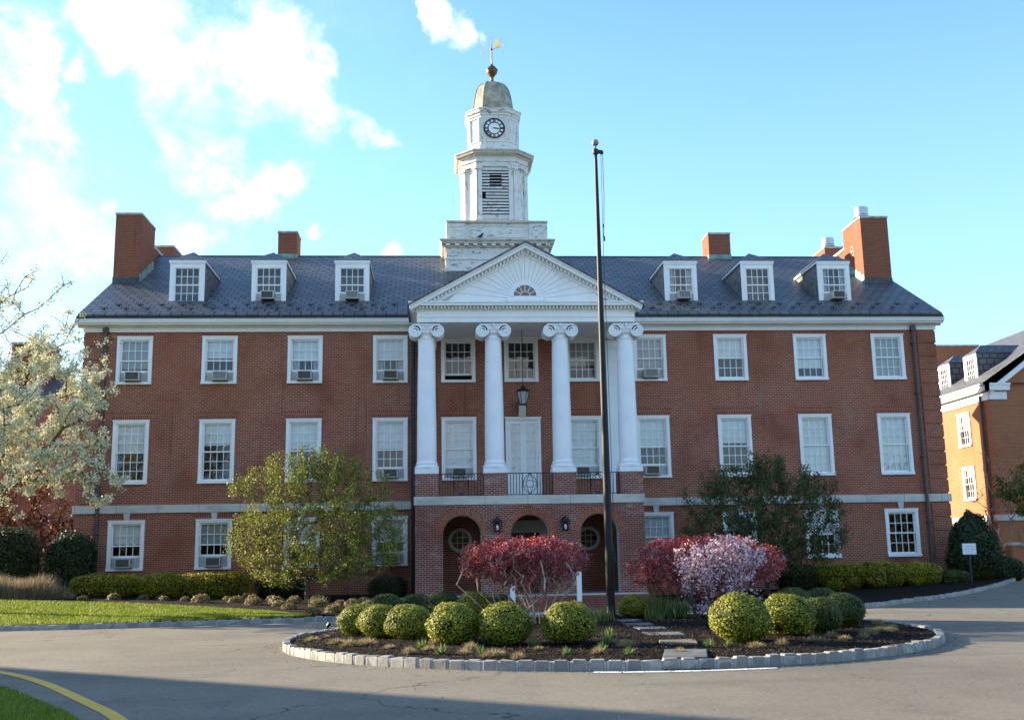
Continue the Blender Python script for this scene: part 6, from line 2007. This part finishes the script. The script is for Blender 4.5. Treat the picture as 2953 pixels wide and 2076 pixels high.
mm1 = [mound_mesh(31, 'l_mound'), mound_mesh(32, 'l_mound', 380, .17, .15)]
mounds = [(-14.96, -5.14), (-14.03, -4.86), (-13.13, -4.6), (-11.56, -5.46), (-11.1, -4.93), (-10.3, -4.87), (-9.77, -6.14), (-9.77, -4.2), (-8.13, -8.09), (-7.85, -6.66), (-8.84, -4.77), (-6.6, -12.6), (-6.18, -10.14), (-5.81, -9.14), (-7.22, -5.6), (-7.21, -6.67), (-8.6, -5.6), (-9.4, -5.3), (-10.9, -6.2), (-12.3, -5.2), (-12.6, -4.4), (-15.7, -4.6), (-6.1, -11.9), (-5.5, -12.0), (-6.9, -8.6), (-7.6, -9.8), (-9.0, -7.4), (-8.4, -6.8), (-6.3, -7.6), (-5.6, -7.2), (-5.2, -10.3)]
for i, (x, y) in enumerate(mounds):
    o = mm1[i % 2] if i < 2 else mm1[i % 2].copy()
    if i >= 2: COL.objects.link(o)
    s = random.uniform(.85, 1.45); o.scale = (s, s, s * random.uniform(.85, 1.1)); o.rotation_euler = (0, 0, random.uniform(0, 6)); o.location = (x, y, float(zl(x, y)) + .0)
    tag(o, 'small brown green mounded plant in the dark mulch between the left lawn and the hall', 'plant', 'mounded plants of the left bed')
mm2 = [mound_mesh(41, 'l_straw', 330, .24, .13, 'straw_tuft', True), mound_mesh(42, 'l_straw', 260, .19, .15, 'straw_tuft', True)]
tufts = [(-5.55, -21.6), (-5.35, -21.0), (-5.05, -22.4), (-4.75, -23.2), (-4.45, -23.0), (-4.6, -22.5), (-4.05, -23.7), (-3.7, -24.9), (-3.4, -24.4), (-3.3, -23.7), (-2.86, -25.0), (-2.75, -24.6), (-2.45, -25.6), (-2.1, -25.9), (-1.7, -24.95), (-.88, -25.75), (-.3, -24.8), (.3, -25.9), (1.63, -25.3), (2.1, -25.1), (2.81, -24.6), (3.3, -24.0), (3.41, -24.3), (3.85, -24.0), (4.6, -22.9), (5.2, -22.0), (4.9, -22.6), (5.4, -20.9), (5.0, -20.6), (4.2, -23.4)]
for i, (x, y) in enumerate(tufts):
    o = mm2[i % 2] if i < 2 else mm2[i % 2].copy()
    if i >= 2: COL.objects.link(o)
    s = random.uniform(.5, 1.1) * (1.35 if i in (15,) else 1); o.scale = (s, s, s); o.rotation_euler = (0, 0, random.uniform(0, 6)); o.location = (x, y, zi(x, y) - .01)
    tag(o, 'dry straw coloured tuft in the mulch just inside the island kerb', 'plant', 'straw tufts inside the island kerb')
mm3 = [mound_mesh(51, 'l_tuft', 90, .12, .16, 'leafy_sprout', True)]
spr = [(-3.2, -24.95), (-2.6, -24.9), (-3.5, -24.0), (-1.35, -25.6), (-.75, -25.2), (-.45, -25.9), (-1.7, -24.3), (-.55, -24.3), (.95, -25.1), (1.3, -24.9), (-.3, -23.2), (-2.0, -22.3), (.3, -18.3), (.1, -17.6), (1.5, -18.7)]
for i, (x, y) in enumerate(spr):
    o = mm3[0] if i == 0 else mm3[0].copy()
    if i: COL.objects.link(o)
    s = random.uniform(.8, 1.3); o.scale = (s, s, s); o.rotation_euler = (0, 0, random.uniform(0, 6)); o.location = (x, y, zi(x, y) - .01)
    tag(o, 'small green leafy sprout in the island mulch near the clipped balls', 'plant', 'green sprouts in the island mulch')


def daffs(x, y, s, label, n=150, mat='l_tuft'):
    C = np.stack([RNG.normal(size=n) * .16 * s, RNG.normal(size=n) * .14 * s, np.zeros(n)], 1); V = blades(C, .5 * s, .6, .03)
    o = quads_mesh('bulb_foliage', V, M[mat], loc=(x, y, zi(x, y)), k=3); return tag(o, label, 'plant')


daffs(1.75, -16.9, 1.15, 'tall strappy bulb foliage right of the flagpole beside the clipped boxwood', 220)
daffs(2.2, -17.6, 1.0, 'strappy bulb foliage at the foot of the right red bush')
daffs(1.55, -17.9, .6, 'low strappy bulb foliage near the farthest stepping stone', 90)
daffs(.25, -18.6, .6, 'pale strappy foliage at the left of the flagpole foot', 80)
o = quads_mesh('bulb_foliage', blades(RNG.normal(size=(70, 3)) * np.array((.12, .1, 0)), .3, .8, .03), M['l_tuft'], loc=(-7.0, -7.6, float(zl(-7.0, -7.6))), k=3); tag(o, 'grey green strappy tuft below the olive green tree in the left bed', 'plant')
def tulip(x, y, label):
    e = empty('tulip', (x, y, zi(x, y)), label, 'flower')
    mb = MB(); mb.path([(0, 0, 0), (.02, 0, .3), (.0, 0, .50)], .008, 5); mb.build('stem', M['twigs_gold'], e)
    mb = MB(); mb.lathe([(.012, .50), (.034, .53), (.036, .565), (.02, .60)], 0, 0, 8); mb.build('flower_head', M['l_tulip'], e, smooth=True)
for q, lab in (((2.42, -22.6), 'red tulip peeping over the large clipped ball right of the stepping stones'), ((2.30, -22.3), 'red tulip leaning just right of its neighbour behind the right clipped balls')): tulip(q[0], q[1], lab)

# grass blades on the lawns
n = 60000; x = RNG.uniform(-20.5, -6.6, n); t = RNG.random(n); lo = yk_l(x) + .08; hi = np.maximum(yb_l(x), lo + .02); y = lo + (hi - lo) * t
C = np.stack([x, y, zl(x, y) - .005], 1)
tag(quads_mesh('grass', blades(C, .062, .9, .022), M['l_grass'], k=3), 'bright green mown grass of the left lawn above the kerb', 'grass', kind='stuff')
n = 60000; x = RNG.uniform(-12.5, -5.6, n); y = RNG.uniform(-33, -23.6, n)
yb2 = np.interp(x, NEAR[5:34, 0], NEAR[5:34, 1]); nearx = np.interp(-y, -NEAR[:40, 1], NEAR[:40, 0])
ok = x < nearx - .03; x, y = x[ok], y[ok]
C = np.stack([x, y, np.full(len(x), .028)], 1)
tag(quads_mesh('grass', blades(C, .055, .9, .012), M['l_grass'], k=3), 'shaded mown grass in the near left corner beside the yellow line', 'grass', kind='stuff')

# grit and blown leaves on the drive, thickest along the kerbs
M['l_grit'] = leafmat('grit', [(.05, .045, .04), (.22, .17, .12), (.42, .38, .32)], trans=0, rough=.95)
n = 1500; a = RNG.uniform(math.pi * .95, 2.05 * math.pi, n); r = 1 + np.abs(RNG.normal(size=n)) * .035 + .012
g1 = np.stack([IC[0] + IX * r * np.cos(a), IC[1] + IR * r * np.sin(a), np.full(n, .008)], 1)
n = 2200; g2 = np.stack([RNG.uniform(-14, 12, n), RNG.uniform(-31, -15, n), np.full(n, .008)], 1)
g2 = g2[((g2[:, 0] - IC[0]) / IX) ** 2 + ((g2[:, 1] - IC[1]) / IR) ** 2 > 1.02]
gp = np.concatenate([g1, g2]); tag(quads_mesh('grit', leaf_quads(gp, .026, .6, np.tile(np.array([[0, 0, 1.]]), (len(gp), 1)), .5), M['l_grit']), 'fine grit and leaf litter scattered over the drive', 'grit', kind='stuff')

# small litter that gives the mulch a broken surface
n = 16000; a = RNG.uniform(0, 2 * math.pi, n); r = 5.6 * np.sqrt(RNG.random(n)); x, y = IC[0] + r * IX / IR * np.cos(a), IC[1] + r * np.sin(a)
z = .115 + .07 * (1 - (r / 5.7) ** 2) + .018 * np.sin(3.1 * x + 1) * np.sin(2.7 * y) + .008
M['l_chip'] = leafmat('bark_chip', [(.005, .004, .003), (.022, .014, .009), (.09, .055, .035)], trans=0, rough=.95)
tag(quads_mesh('mulch_chips', leaf_quads(np.stack([x, y, z], 1), .06, .35, np.tile(np.array([[0, 0, 1.]]), (n, 1)), 1.0), M['l_chip']), 'dark bark chips covering the island bed', 'mulch', kind='stuff')

n = 5200; x = RNG.uniform(-110, 110, n); t = RNG.random(n); hgt = 9 + 2.5 * np.sin(x * .11) + 2 * np.sin(x * .29 + 1) + 1.2 * np.sin(x * .7)  # unseen belt of trees, added so the lower windows mirror something dark
y = -112 + RNG.uniform(-9, 6, n); C = np.stack([x, y, hgt * t ** .8], 1)
tag(quads_mesh('unseen_wood', leaf_quads(C, 3.4, .8), M['l_green']), 'unseen wood added behind the photographer to darken reflections in the lower windows', 'wood', kind='stuff')
